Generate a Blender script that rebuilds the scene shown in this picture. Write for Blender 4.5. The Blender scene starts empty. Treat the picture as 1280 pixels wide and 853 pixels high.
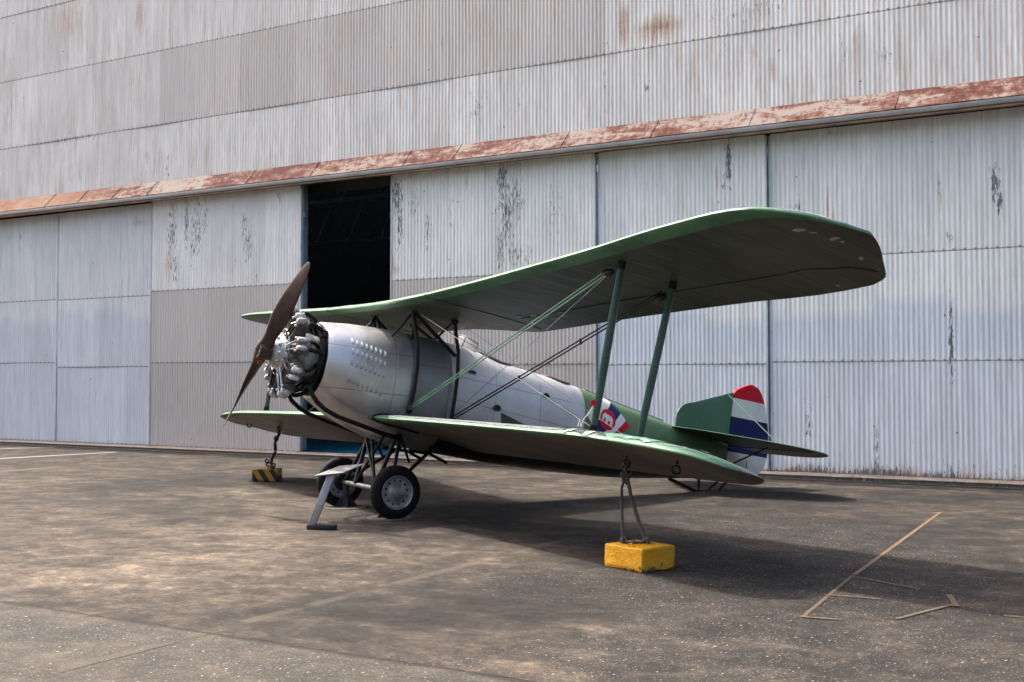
import bpy, math, random
from mathutils import Vector, Matrix
random.seed(7)
R=math.radians
scn=bpy.context.scene
col=scn.collection
# ------------------------------------------------------------------ camera
F=1440.0; CH=1.6; YAW=R(30.3); PIT=math.atan(48.5/F)
fw0=Vector((-math.sin(YAW),math.cos(YAW),0)); CR=Vector((math.cos(YAW),math.sin(YAW),0))
FW=fw0*math.cos(PIT)+Vector((0,0,math.sin(PIT))); CU=CR.cross(FW)
CP=Vector((0,0,CH))
def ground(x,y,z=0.0):                      # photograph position -> point of the ground plane
    d=FW+CR*((x-640)/F)-CU*((y-426.5)/F); return CP+d*((z-CH)/d.z)
def wallp(x,y,D=19.12):
    d=FW+CR*((x-640)/F)-CU*((y-426.5)/F); return CP+d*(D/d.y)
cam=bpy.data.cameras.new('camera'); co=bpy.data.objects.new('camera',cam); col.objects.link(co)
cam.sensor_width=36; cam.lens=36*F/1280; cam.clip_end=5000; cam.clip_start=.1
co.matrix_world=Matrix.Translation(CP)@Matrix((CR,CU,-FW)).transposed().to_4x4()
scn.camera=co
# ------------------------------------------------------------------ sky and sun
SUN=Vector((-.70,.07,1.05)).normalized()
w=bpy.data.worlds.new('World'); scn.world=w; w.use_nodes=True
nt=w.node_tree; bg=nt.nodes['Background']; sk=nt.nodes.new('ShaderNodeTexSky'); sk.sky_type='NISHITA'
sk.sun_disc=False; sk.sun_elevation=math.asin(SUN.z); sk.sun_rotation=math.atan2(SUN.x,SUN.y)
sk.air_density=.9; sk.dust_density=8; sk.ozone_density=1.0
nt.links.new(sk.outputs[0],bg.inputs[0]); bg.inputs[1].default_value=.15
sl=bpy.data.lights.new('sun','SUN'); sl.energy=2.3; sl.angle=R(.6); sl.color=(1,.955,.88)
so=bpy.data.objects.new('sun',sl); col.objects.link(so); so.rotation_euler=SUN.to_track_quat('Z','Y').to_euler()
so.location=(-20,-5,30)
scn.view_settings.view_transform='Standard'; scn.view_settings.look='None'; scn.view_settings.gamma=1
scn.view_settings.exposure=1.66
# ------------------------------------------------------------------ material helpers
class NT:
    def __init__(s,name):
        s.m=bpy.data.materials.new(name); s.m.use_nodes=True; s.t=s.m.node_tree
        s.p=s.t.nodes['Principled BSDF']; s.tc=s.t.nodes.new('ShaderNodeTexCoord')
    def n(s,typ,**k):
        x=s.t.nodes.new(typ)
        for a,b in k.items(): setattr(x,a,b)
        return x
    def put(s,inp,v):
        if isinstance(v,bpy.types.NodeSocket): s.t.links.new(v,inp)
        elif isinstance(v,(tuple,list)) and len(v)==3 and inp.type=='RGBA': inp.default_value=(*v,1)
        else: inp.default_value=v
    def mp(s,scale=(1,1,1),loc=(0,0,0),src='Object',rot=(0,0,0)):
        m=s.n('ShaderNodeMapping'); m.inputs['Scale'].default_value=scale; m.inputs['Location'].default_value=loc
        m.inputs['Rotation'].default_value=rot
        s.t.links.new(s.tc.outputs[src],m.inputs[0]); return m.outputs[0]
    def noise(s,scale,detail=4,rough=.55,vec=None,dist=0,stretch=None,loc=(0,0,0)):
        x=s.n('ShaderNodeTexNoise'); x.inputs['Scale'].default_value=scale; x.inputs['Detail'].default_value=detail
        x.inputs['Roughness'].default_value=rough; x.inputs['Distortion'].default_value=dist
        if vec is None: vec=s.mp(stretch or (1,1,1),loc)
        s.t.links.new(vec,x.inputs['Vector']); return x.outputs['Fac']
    def vor(s,scale,stretch=(1,1,1),feat='F1',out='Distance'):
        x=s.n('ShaderNodeTexVoronoi'); x.feature=feat; x.inputs['Scale'].default_value=scale
        s.t.links.new(s.mp(stretch),x.inputs['Vector']); return x.outputs[out]
    def ramp(s,v,a,b,lo=0.0,hi=1.0,smooth=True):
        x=s.n('ShaderNodeMapRange'); x.interpolation_type='SMOOTHSTEP' if smooth else 'LINEAR'
        s.put(x.inputs['Value'],v); x.inputs['From Min'].default_value=a; x.inputs['From Max'].default_value=b
        x.inputs['To Min'].default_value=lo; x.inputs['To Max'].default_value=hi; return x.outputs['Result']
    def math(s,op,a,b=0.0,c=0.0):
        x=s.n('ShaderNodeMath'); x.operation=op; s.put(x.inputs[0],a); s.put(x.inputs[1],b); s.put(x.inputs[2],c); return x.outputs[0]
    def mix(s,f,a,b,mode='MIX'):
        x=s.n('ShaderNodeMix'); x.data_type='RGBA'; x.blend_type=mode
        s.put(x.inputs[0],f); s.put(x.inputs[6],a); s.put(x.inputs[7],b); return x.outputs[2]
    def attr(s,name):
        x=s.n('ShaderNodeAttribute'); x.attribute_name=name
        sp=s.n('ShaderNodeSeparateColor'); s.t.links.new(x.outputs['Color'],sp.inputs[0])
        return sp.outputs[0],sp.outputs[1],sp.outputs[2],x.outputs['Alpha']
    def xyz(s,src='Object'):
        sp=s.n('ShaderNodeSeparateXYZ'); s.t.links.new(s.tc.outputs[src],sp.inputs[0]); return sp.outputs
    def bump(s,h,strength=.3,dist=.01,normal=None):
        x=s.n('ShaderNodeBump'); x.inputs['Strength'].default_value=strength; x.inputs['Distance'].default_value=dist
        s.put(x.inputs['Height'],h)
        if normal is not None: s.t.links.new(normal,x.inputs['Normal'])
        return x.outputs[0]
    def out(s,color=None,rough=None,metal=None,normal=None,spec=None,**k):
        if color is not None: s.put(s.p.inputs['Base Color'],color)
        if rough is not None: s.put(s.p.inputs['Roughness'],rough)
        if metal is not None: s.put(s.p.inputs['Metallic'],metal)
        if spec is not None: s.put(s.p.inputs['Specular IOR Level'],spec)
        if normal is not None: s.t.links.new(normal,s.p.inputs['Normal'])
        return s.m
def worn(name,c,rough=.5,metal=0.0,var=.25,dirt=(.06,.05,.04),dirtamt=.4,scale=6,chip=None,chipc=(.3,.3,.3),bs=.1,spec=.5):
    t=NT(name); a=t.noise(scale,6,.6); b=t.noise(scale*7,5,.65)
    base=t.mix(t.ramp(a,.3,.7),tuple(x*(1-var) for x in c),tuple(min(1,x*(1+var)) for x in c))
    base=t.mix(t.math('MULTIPLY',t.ramp(b,.5,.8),dirtamt),base,dirt)
    if chip is not None: base=t.mix(t.ramp(t.noise(scale*4,8,.7,loc=(3,5,1)),chip,chip+.03),base,chipc)
    r=t.ramp(b,.3,.7,max(.05,rough-.12),min(1,rough+.12))
    return t.out(base,r,metal,t.bump(b,bs,.004),spec)
# ------------------------------------------------------------------ mesh helpers
class MB:
    def __init__(s): s.v=[]; s.f=[]; s.m=[]
    def add(s,vs,fs,mi=0):
        o=len(s.v); s.v+=[tuple(p) for p in vs]; s.f+=[tuple(i+o for i in f) for f in fs]; s.m+=[mi]*len(fs); return s
    def tube(s,pts,r,seg=10,mi=0,cap=True,flat=1.0,flatdir=None):
        pts=[Vector(p) for p in pts]; n=len(pts); rs=r if isinstance(r,(list,tuple)) else [r]*n
        ref=None; rings=[]
        for i,p in enumerate(pts):
            t=(pts[min(i+1,n-1)]-pts[max(i-1,0)])
            if t.length<1e-9: t=Vector((0,0,1))
            t.normalize()
            if ref is None:
                ref=Vector(flatdir) if flatdir is not None else (Vector((0,0,1)) if abs(t.z)<.9 else Vector((1,0,0)))
            u=ref-t*ref.dot(t)
            if u.length<1e-6: u=t.orthogonal()
            u.normalize(); ref=u; w_=t.cross(u)
            rings.append([p+u*(math.cos(a)*rs[i])+w_*(math.sin(a)*rs[i]*flat) for a in [2*math.pi*k/seg for k in range(seg)]])
        return s.loft(rings,mi,cap)
    def loft(s,rings,mi=0,cap=True,closed=True):
        o=len(s.v); k=len(rings[0])
        for rg in rings: s.v+=[tuple(p) for p in rg]
        for i in range(len(rings)-1):
            for j in range(k if closed else k-1):
                a=o+i*k+j; b=o+i*k+(j+1)%k; s.f.append((a,b,b+k,a+k)); s.m.append(mi)
        if cap and closed:
            s.f.append(tuple(o+j for j in reversed(range(k)))); s.f.append(tuple(o+(len(rings)-1)*k+j for j in range(k))); s.m+=[mi,mi]
        return s
    def lathe(s,prof,c,ax,seg=32,mi=0,cap=True):
        c=Vector(c); ax=Vector(ax).normalized(); u=ax.orthogonal().normalized(); w_=ax.cross(u)
        return s.loft([[c+ax*h+(u*math.cos(a)+w_*math.sin(a))*max(r,1e-4) for a in [2*math.pi*k/seg for k in range(seg)]] for h,r in prof],mi,cap)
    def box(s,c,sz,rot=None,mi=0,bev=0.0):
        c=Vector(c); M=rot or Matrix.Identity(3)
        if bev<=0:
            vs=[c+M@Vector((x*sz[0]/2,y*sz[1]/2,z*sz[2]/2)) for x in (-1,1) for y in (-1,1) for z in (-1,1)]
            return s.add(vs,[(0,1,3,2),(4,6,7,5),(0,4,5,1),(2,3,7,6),(0,2,6,4),(1,5,7,3)],mi)
        b=min(bev,min(sz)*.45); rings=[]
        def ring(z,ins):
            X=sz[0]/2-ins; Y=sz[1]/2-ins; q=max(b-ins,.0005)
            P=[]
            for sx,sy in ((1,1),(-1,1),(-1,-1),(1,-1)):
                cx,cy=sx*(X-q),sy*(Y-q); a0={(1,1):0,(-1,1):90,(-1,-1):180,(1,-1):270}[(sx,sy)]
                for a in (0,45,90): P.append(c+M@Vector((cx+q*math.cos(R(a0+a)),cy+q*math.sin(R(a0+a)),z)))
            return P
        H=sz[2]/2
        rings=[ring(-H,b),ring(-H+b*.3,b*.3),ring(-H+b,0),ring(H-b,0),ring(H-b*.3,b*.3),ring(H,b)]
        return s.loft(rings,mi)
    def ell(s,c,r,rot=None,mi=0,seg=12,n=7):
        c=Vector(c); M=rot or Matrix.Identity(3)
        return s.loft([[c+M@Vector((r[0]*math.sin(t)*math.cos(a),r[1]*math.sin(t)*math.sin(a),r[2]*math.cos(t))) for a in [2*math.pi*k/seg for k in range(seg)]]
                for t in [math.pi*(.02+.96*i/(n-1)) for i in range(n)]][::-1],mi)
    def torus(s,c,ax,R0,r,seg=28,k=8,mi=0,arc=1.0,start=0.0):
        c=Vector(c); ax=Vector(ax).normalized(); u=ax.orthogonal().normalized(); w_=ax.cross(u)
        pts=[c+(u*math.cos(a)+w_*math.sin(a))*R0 for a in [start+2*math.pi*arc*i/seg for i in range(seg+1)]]
        return s.tube(pts,r,k,mi,cap=False)
def link(name,mb,mats,parent=None,off=None,sharp=40,smooth=True):
    me=bpy.data.meshes.new(name)
    vs=mb.v if off is None else [(a+off[0],b+off[1],c+off[2]) for a,b,c in mb.v]
    me.from_pydata(vs,[],mb.f)
    if not isinstance(mats,(list,tuple)): mats=[mats]
    for m in mats: me.materials.append(m)
    if len(mats)>1: me.polygons.foreach_set('material_index',mb.m)
    if smooth:
        me.polygons.foreach_set('use_smooth',[True]*len(me.polygons)); me.set_sharp_from_angle(angle=R(sharp))
    me.update()
    import bmesh
    b=bmesh.new(); b.from_mesh(me); bmesh.ops.recalc_face_normals(b,faces=b.faces[:]) if getattr(mb,'recalc',True) else None; b.to_mesh(me); b.free()
    o=bpy.data.objects.new(name,me); col.objects.link(o)
    if parent is not None: o.parent=parent
    return o
def absorb(T,objs,sharp=50):
    me=T.data; vs=[v.co[:] for v in me.vertices]; fs=[tuple(p.vertices) for p in me.polygons]; mi=[p.material_index for p in me.polygons]; mats=list(me.materials)
    for o in objs:
        b=len(vs); vs+=[v.co[:] for v in o.data.vertices]
        mp_=[]
        for m_ in o.data.materials:
            if m_ not in mats: mats.append(m_)
            mp_.append(mats.index(m_))
        for p in o.data.polygons: fs.append(tuple(i+b for i in p.vertices)); mi.append(mp_[p.material_index])
        bpy.data.objects.remove(o)
    nm=bpy.data.meshes.new(T.name); nm.from_pydata(vs,[],fs)
    for m_ in mats: nm.materials.append(m_)
    nm.polygons.foreach_set('material_index',mi); nm.polygons.foreach_set('use_smooth',[True]*len(fs)); nm.set_sharp_from_angle(angle=R(sharp)); nm.update(); T.data=nm
def tag(o,label=None,cat=None,group=None,kind=None):
    if label: o['label']=label
    if cat: o['category']=cat
    if group: o['group']=group
    if kind: o['kind']=kind
    return o
def empty(name,loc,rot=None):
    o=bpy.data.objects.new(name,None); col.objects.link(o); o.location=loc; o.empty_display_size=.2
    if rot is not None: o.rotation_euler=rot.to_euler()
    return o
def lerp(t,tab):
    if t<=tab[0][0]: return tab[0][1]
    for (a,x),(b,y) in zip(tab,tab[1:]):
        if t<=b: return x+(y-x)*(t-a)/(b-a)
    return tab[-1][1]
def smooth_interp(t,tab):
    n=len(tab)
    if t<=tab[0][0]: return tab[0][1]
    if t>=tab[-1][0]: return tab[-1][1]
    for i in range(n-1):
        a,x=tab[i]; b,y=tab[i+1]
        if t<=b:
            def sl(j):
                if j<=0: return (tab[1][1]-tab[0][1])/(tab[1][0]-tab[0][0])
                if j>=n-1: return (tab[-1][1]-tab[-2][1])/(tab[-1][0]-tab[-2][0])
                d0=(tab[j][1]-tab[j-1][1])/(tab[j][0]-tab[j-1][0]); d1=(tab[j+1][1]-tab[j][1])/(tab[j+1][0]-tab[j][0])
                return 0 if d0*d1<=0 else 2*d0*d1/(d0+d1)
            h=b-a; u=(t-a)/h; m0=sl(i)*h; m1=sl(i+1)*h
            return (2*u**3-3*u*u+1)*x+(u**3-2*u*u+u)*m0+(-2*u**3+3*u*u)*y+(u**3-u*u)*m1
# ================================================================== GROUND
gdark=[] # (x,y,rx,ry,amp, chips, light)
def gpatch(px,py,wx,wy,dark=0,chips=0,light=0):
    c=ground(px,py); a=ground(px+wx,py); b=ground(px,py-wy)
    gdark.append((c.x,c.y,(a-c).length,(b-c).length,dark,chips,light))
for a in [(700,745,130,22,.55,.3),(560,770,130,14,.6,.2),(860,650,260,26,.35,.6),(1100,700,260,55,.5,1.0),(980,800,300,60,.2,1.0),(1150,830,240,40,.1,.7),
          (230,600,110,10,.45,0),(130,612,60,6,.3,0),(250,640,60,10,.25,0),(60,573,70,8,.35,0),(560,640,120,14,.4,0),(1000,625,120,8,.4,.1),(1220,622,110,8,.45,.2),
          (640,720,130,20,.2,.8),(500,715,50,8,0,.6),(430,760,70,14,.35,.1),(300,775,100,10,.25,.1),(800,820,200,30,.1,.8),(430,600,90,8,.4,0),
          (100,780,160,22,-.1,.7),(150,830,220,30,-.15,.9),(480,835,200,22,.0,.9),(700,640,150,10,.5,0),(900,720,160,25,.3,.7)]: gpatch(a[0],a[1],a[2],a[3],a[4],a[5])
for a in [(120,690,220,34,.5),(330,700,150,34,.5),(250,660,110,12,.35),(60,575,80,5,.6),(330,655,50,6,.7),(390,645,40,4,.5),(620,700,60,6,.6),(580,712,50,4,.5),(560,690,90,14,.3),
          (150,720,200,22,.4),(700,780,130,16,.25),(780,625,120,7,.45),(860,812,60,8,.4),(1145,777,36,4,1.0),(90,600,90,8,.2),(660,690,30,2,.7),(430,610,60,6,.3),(330,612,60,5,.35),(850,690,0.1,0.1,0)]: gpatch(a[0],a[1],a[2],a[3],0,0,a[4])
def axis(lo,hi,step,outs):
    n=int((hi-lo)/step); v=[lo+i*step for i in range(n+1)]
    return [-x for x in reversed(outs)]+v+[x for x in outs] if False else v
xs=[-900,-500,-300,-150,-80,-50,-38]+[-32+.12*i for i in range(0,300)]+[8,14,30,80,200,500,900]
ys=[-900,-500,-200,-80,-40,-15,-5]+[.6+.12*i for i in range(0,160)]+[22,30,50,70,100,200,500,1200]
gv=[];gf=[]; nx=len(xs)
for y in ys:
    for x in xs: gv.append((x,y,0))
for j in range(len(ys)-1):
    for i in range(nx-1): gf.append((j*nx+i,j*nx+i+1,(j+1)*nx+i+1,(j+1)*nx+i))
me=bpy.data.meshes.new('ground'); me.from_pydata(gv,[],gf); me.update()
ca=me.color_attributes.new('patch','FLOAT_COLOR','POINT')
buf=[]
for (x,y,z) in gv:
    d=c=l=0
    for (cx,cy,rx,ry,dk,ch,li) in gdark:
        # patches lie along the camera's right/forward directions on the ground
        ux=(x-cx)*CR.x+(y-cy)*CR.y; uy=-(x-cx)*CR.y+(y-cy)*CR.x
        q=(ux/rx)**2+(uy/ry)**2
        if q<9:
            e=math.exp(-q); d+=dk*e; c+=ch*e; l+=li*e
    buf+=[max(0,min(1,d)),max(0,min(1,c)),max(0,min(1,l)),1.0]
ca.data.foreach_set('color',buf)
t=NT('apron_concrete')
dk,chp,lt,_=t.attr('patch')
n1=t.noise(.55,7,.62,dist=.4); n2=t.noise(2.6,8,.68,dist=.5,stretch=(.8,1.0,1)); n3=t.noise(11,8,.74); n4=t.noise(60,5,.75); n5=t.noise(230,2,.6)
f=t.math('ADD',t.math('MULTIPLY',n1,.50),t.math('MULTIPLY',n2,1.05))
f=t.math('ADD',f,t.math('MULTIPLY',n3,.75))
f=t.math('ADD',f,t.math('MULTIPLY',n4,.38))
f=t.math('SUBTRACT',f,t.math('MULTIPLY',dk,.36)); f=t.math('ADD',f,t.math('MULTIPLY',lt,.17))
f=t.ramp(f,1.05,1.74,0,1,False)
rp=t.n('ShaderNodeValToRGB'); t.t.links.new(f,rp.inputs[0]); e=rp.color_ramp.elements
e[0].position=0; e[0].color=(.013,.0105,.0085,1); e[1].position=1; e[1].color=(.235,.184,.132,1)
for pos,cc in ((.25,(.029,.0240,.0197,1)),(.5,(.062,.050,.0395,1)),(.75,(.128,.101,.076,1))):
    q=e.new(pos); q.color=cc
base=t.mix(t.math('MULTIPLY',t.ramp(t.noise(26,8,.8,dist=.2),.46,.62),.55),rp.outputs[0],t.mix(1.0,rp.outputs[0],(.42,.40,.39),'MULTIPLY'))
base=t.mix(t.math('MULTIPLY',t.ramp(t.noise(5.5,9,.8,dist=.8,loc=(2,2,0)),.50,.60),.40),base,t.mix(1.0,base,(.50,.48,.46),'MULTIPLY'))
gr1=t.noise(1.9,10,.78,dist=.6,loc=(7,3,0)); gr2=t.noise(7.5,10,.8,dist=.3,loc=(1,8,0)); gr3=t.noise(120,3,.7)
base=t.mix(t.math('MULTIPLY',t.ramp(gr1,.535,.575),.38),base,t.mix(1.0,base,(1.65,1.6,1.5),'MULTIPLY'))
base=t.mix(t.math('MULTIPLY',t.ramp(gr2,.52,.555),.65),base,t.mix(1.0,base,(1.75,1.68,1.55),'MULTIPLY'))
base=t.mix(t.math('MULTIPLY',t.ramp(gr1,.475,.45),.55),base,t.mix(1.0,base,(.55,.54,.53),'MULTIPLY'))
base=t.mix(t.math('MULTIPLY',t.ramp(gr3,.48,.60),.6),base,t.mix(1.0,base,(.45,.44,.43),'MULTIPLY'))
stn=t.ramp(t.math('SUBTRACT',.16,t.vor(.8,(1,1,1))),0,.10)
base=t.mix(t.math('MULTIPLY',stn,t.ramp(gr2,.40,.55,0,.6)),base,(.022,.018,.015))
# exposed aggregate in the near slab and in the worn right hand part
P=t.xyz(); near=t.ramp(P[1],5.30,5.36,1,0)
agg=t.math('MAXIMUM',t.math('MULTIPLY',near,1.15),chp)
v1=t.n('ShaderNodeTexVoronoi'); v1.inputs['Scale'].default_value=34; t.t.links.new(t.mp(),v1.inputs['Vector'])
sz=t.n('ShaderNodeSeparateColor'); t.t.links.new(v1.outputs['Color'],sz.inputs[0])
dens=t.ramp(t.math('ADD',t.math('MULTIPLY',t.noise(2.2,6,.7,loc=(4,1,0)),.75),t.math('MULTIPLY',agg,.5)),.50,.95,0,1)
thr=t.math('MULTIPLY',t.math('MULTIPLY',sz.outputs[0],sz.outputs[0]),t.math('MULTIPLY',dens,.30))
ch1=t.ramp(t.math('SUBTRACT',thr,v1.outputs['Distance']),.0,.03)
v2=t.n('ShaderNodeTexVoronoi'); v2.inputs['Scale'].default_value=90; t.t.links.new(t.mp(),v2.inputs['Vector'])
sz2=t.n('ShaderNodeSeparateColor'); t.t.links.new(v2.outputs['Color'],sz2.inputs[0])
ch2=t.ramp(t.math('SUBTRACT',t.math('MULTIPLY',t.math('MULTIPLY',sz2.outputs[0],sz2.outputs[1]),t.math('MULTIPLY',dens,.75)),v2.outputs['Distance']),0,.05)
base=t.mix(t.math('MULTIPLY',near,.25),base,(.10,.092,.08))
base=t.mix(t.math('MULTIPLY',ch2,.8),base,(.15,.135,.12))
base=t.mix(ch1,base,t.mix(t.math('POWER',sz.outputs[1],2.0),(.12,.11,.10),(.38,.38,.375)))
dkv=t.ramp(t.math('SUBTRACT',.27,t.vor(55,(1,1,1))),0,.1)
base=t.mix(t.math('MULTIPLY',dkv,t.math('MULTIPLY',agg,.75)),base,(.035,.03,.028))
# slab joints (parallel and square to the hangar) and hair cracks
def band(coord,val,w_):
    a=t.math('ABSOLUTE',t.math('SUBTRACT',coord,val)); return t.ramp(a,w_*.4,w_,1,0)
wob=t.math('MULTIPLY',t.math('SUBTRACT',t.noise(3,5,.6),.5),.09)
yy=t.math('ADD',P[1],wob); xx=t.math('ADD',P[0],wob)
joint=band(yy,5.37,.016)
for val in (0.2,): joint=t.math('MAXIMUM',joint,band(yy,val,.02))
brk=t.ramp(t.noise(2.1,4,.6,loc=(9,0,0)),.42,.55)
jx=t.math('MULTIPLY',band(xx,-5.32,.02),t.math('MULTIPLY',t.ramp(P[1],5.3,5.5,.6,.1),brk))
joint=t.math('MAXIMUM',joint,jx)
jl=t.math('MULTIPLY',t.math('MAXIMUM',t.math('MULTIPLY',band(yy,5.30,.05),.5),t.math('MULTIPLY',band(xx,-5.39,.08),t.ramp(P[1],10,10.5,1,0))),t.math('MULTIPLY',brk,.3))
base=t.mix(jl,base,(.14,.112,.085))
vc=t.n('ShaderNodeTexVoronoi'); vc.feature='DISTANCE_TO_EDGE'; vc.inputs['Scale'].default_value=.35
mpv=t.n('ShaderNodeVectorMath'); mpv.operation='ADD'; t.t.links.new(t.mp(),mpv.inputs[0])
nz=t.n('ShaderNodeTexNoise'); nz.inputs['Scale'].default_value=1.1; nz.inputs['Detail'].default_value=6; t.t.links.new(t.mp(),nz.inputs['Vector']); t.t.links.new(nz.outputs['Color'],mpv.inputs[1])
t.t.links.new(mpv.outputs[0],vc.inputs['Vector'])
crack=t.math('MULTIPLY',t.ramp(vc.outputs['Distance'],.0,.006,1,0),t.math('MULTIPLY',t.ramp(t.noise(.9,3,.5,loc=(2,7,0)),.5,.6),.6))
base=t.mix(crack,base,(.05,.042,.036))
base=t.mix(t.math('MULTIPLY',joint,.85),base,(.03,.026,.022))
h=t.math('ADD',t.math('MULTIPLY',n4,.5),t.math('ADD',t.math('MULTIPLY',n5,.5),t.math('MULTIPLY',joint,-2)))
h=t.math('ADD',h,t.math('MULTIPLY',n3,.8))
M_ground=t.out(base,t.ramp(n3,.3,.7,.75,.97),0,t.bump(h,.9,.016),.25)
me.materials.append(M_ground); gob=bpy.data.objects.new('ground',me); col.objects.link(gob); tag(gob,kind='structure')
# painted markings, 4 mm above the slab
def wornpaint(name,c,wear):
    t=NT(name); m=t.ramp(t.noise(24,8,.8,dist=.3),wear,wear+.12,.12,1); g=t.noise(50,4,.7)
    t.out(t.mix(t.ramp(g,.3,.7),tuple(x*.7 for x in c),c),.85)
    tr=t.n('ShaderNodeBsdfTransparent'); mx=t.n('ShaderNodeMixShader'); t.t.links.new(m,mx.inputs[0])
    t.t.links.new(t.p.outputs[0],mx.inputs[1]); t.t.links.new(tr.outputs[0],mx.inputs[2])
    t.t.links.new(mx.outputs[0],t.t.nodes['Material Output'].inputs[0]); return t.m
M_wline=wornpaint('faded_white_paint',(.36,.34,.30),.54); M_yline=wornpaint('faded_yellow_paint',(.16,.10,.045),.55); M_yf=wornpaint('very_faded_yellow_paint',(.10,.068,.038),.56)
def strip(name,a,b,w_,mat,z=.004):
    a=Vector(a);b=Vector(b);a.z=b.z=z; d=(b-a).normalized(); n=Vector((-d.y,d.x,0))*w_/2; N=max(1,int((b-a).length/.5))
    m=MB(); 
    vs=[]
    for i in range(N+1):
        p=a.lerp(b,i/N); vs+=[p+n,p-n]
    m.add(vs,[(2*i,2*i+1,2*i+3,2*i+2) for i in range(N)]); m.recalc=False
    o=link(name,m,mat,smooth=False); tag(o,kind='structure'); return o
strip('painted_line',ground(-60,577),ground(146,565.5),.17,M_wline)
strip('painted_line',ground(-60,563.5),ground(67,559.3),.15,M_wline)
strip('painted_line',ground(-20,592),ground(75,584),.2,M_yf)
strip('painted_line',ground(1176,640.5),ground(1068,719),.038,M_yline)
strip('painted_line',ground(1066,720),ground(1003,772),.03,M_yf)
strip('painted_line',ground(1026,744),ground(1100,750),.03,M_yf,.008)
strip('painted_line',ground(1000,772),ground(1052,776),.035,M_yf,.008)
strip('painted_line',ground(1068,722),ground(1150,738),.03,M_yf,.008)
strip('painted_line',ground(1120,775),ground(1190,757),.035,M_yf,.008)
strip('painted_line',ground(1186,745),ground(1196,760),.04,M_yf,.012)
strip('painted_line',ground(1255,770),ground(1290,773),.06,M_yf)
# threshold strip in front of the doors, with its drain
M_thr=worn('threshold_concrete',(.25,.195,.15),.85,var=.3,dirt=(.10,.075,.06),dirtamt=.7,scale=3)
m=MB(); m.box((-14,18.76,.02),(60,.56,.09),bev=.02)
o=link('kerb_strip',m,M_thr); tag(o,kind='structure')
M_drain=worn('drain_iron',(.03,.026,.024),.8,var=.4,dirt=(.16,.07,.03),dirtamt=.5,scale=9)
m=MB(); m.box((-14,18.36,.006),(60,.22,.02))
for i in range(0,330):
    m.box((-12.0+i*.05,18.40,.019),(.026,.10,.012))
m.box((-14,18.468,.035),(60,.02,.05))
o=link('drain_grating',m,M_drain); tag(o,kind='structure')
m=MB(); m.box((-14,19.12,.03),(60,.12,.06)); o=link('door_rail',m,M_drain); tag(o,kind='structure')
# ================================================================== HANGAR
PITCH=.08; D=19.12
t=NT('corrugated_sheet')
tone,gal,blue,seam=t.attr('sheet_a'); rust,chip,flat,jnt=t.attr('sheet_b')
P=t.xyz()
st=t.noise(1,5,.6,stretch=(7,1,.55)); st2=t.noise(1,6,.65,stretch=(26,1,1.4)); fn=t.noise(34,5,.7); bign=t.noise(.5,3,.5)
white=t.mix(t.ramp(st,.3,.7),(.655,.64,.59),(.79,.775,.725))
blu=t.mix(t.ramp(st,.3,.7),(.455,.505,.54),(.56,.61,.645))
galc=t.mix(t.ramp(st2,.3,.75),(.36,.33,.30),(.49,.455,.42))
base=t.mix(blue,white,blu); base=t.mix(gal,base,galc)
tn=t.math('MULTIPLY_ADD',tone,.13,.90)
cmb=t.n('ShaderNodeCombineColor'); [t.t.links.new(tn,cmb.inputs[i]) for i in range(3)]
base=t.mix(1.0,base,cmb.outputs[0],'MULTIPLY')
base=t.mix(t.math('MULTIPLY',t.ramp(st2,.50,.74),.5),base,(.34,.29,.25))
base=t.mix(t.ramp(t.noise(1,6,.7,stretch=(55,1,3.5),loc=(8,0,1)),.60,.72,0,.5),base,(.22,.20,.19))
base=t.mix(t.math('MULTIPLY',t.ramp(t.noise(.7,6,.65,dist=.6,loc=(1,4,2)),.45,.62),.16),base,(.40,.42,.44))
up_=t.ramp(P[2],6.1,6.3)
base=t.mix(t.math('MULTIPLY',up_,t.ramp(t.noise(1,7,.7,stretch=(6,1,.7),loc=(3,0,3)),.44,.72,0,.62)),base,(.44,.345,.265))
# rust runs
rn=t.noise(1,7,.7,stretch=(30,1,1.1),loc=(5,0,2)); rr=t.math('ADD',t.math('MULTIPLY',rn,1.25),t.math('MULTIPLY',rust,.36))
base=t.mix(t.ramp(rr,.80,1.08,0,.8),base,t.mix(t.ramp(fn,.4,.6),(.36,.19,.10),(.50,.36,.25)))
base=t.mix(t.math('MULTIPLY',t.ramp(rr,1.10,1.22),.9),base,(.22,.085,.035))
# peeled paint: dark slivers following the corrugations, plus odd specks and fixings
cn=t.noise(1,5,.7,stretch=(42,1,6.5),loc=(1,0,8)); cc=t.math('ADD',cn,t.math('MULTIPLY',chip,.20))
base=t.mix(t.ramp(cc,.695,.715),base,t.mix(t.ramp(fn,.45,.6),(.13,.15,.17),(.06,.065,.07)))
fx=t.math('ABSOLUTE',t.math('SUBTRACT',t.math('FRACT',t.math('DIVIDE',P[0],PITCH*2)),.5))
dots=t.math('MULTIPLY',t.ramp(fx,.10,.16,1,0),seam)
base=t.mix(t.math('MULTIPLY',dots,t.ramp(fn,.35,.55)),base,(.10,.075,.06))
base=t.mix(t.math('MULTIPLY',t.ramp(seam,.85,1.0),.75),base,(.17,.14,.12))
base=t.mix(t.math('MULTIPLY',t.ramp(jnt,.3,1.0),.6),base,(.20,.19,.18))
base=t.mix(t.ramp(t.math('SUBTRACT',.045,t.vor(2.3,(1,.01,1))),0,.02),base,(.12,.09,.08))
hb=t.math('ADD',t.math('MULTIPLY',bign,0),t.math('MULTIPLY',fn,1.0))
M_sheet=t.out(base,t.math('ADD',t.math('MULTIPLY',gal,.12),t.ramp(st,.3,.7,.42,.6)),t.math('MULTIPLY',gal,.25),t.bump(hb,.15,.004),.4)
RG=random.Random(3)
CHIP=[];RUST=[]
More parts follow.
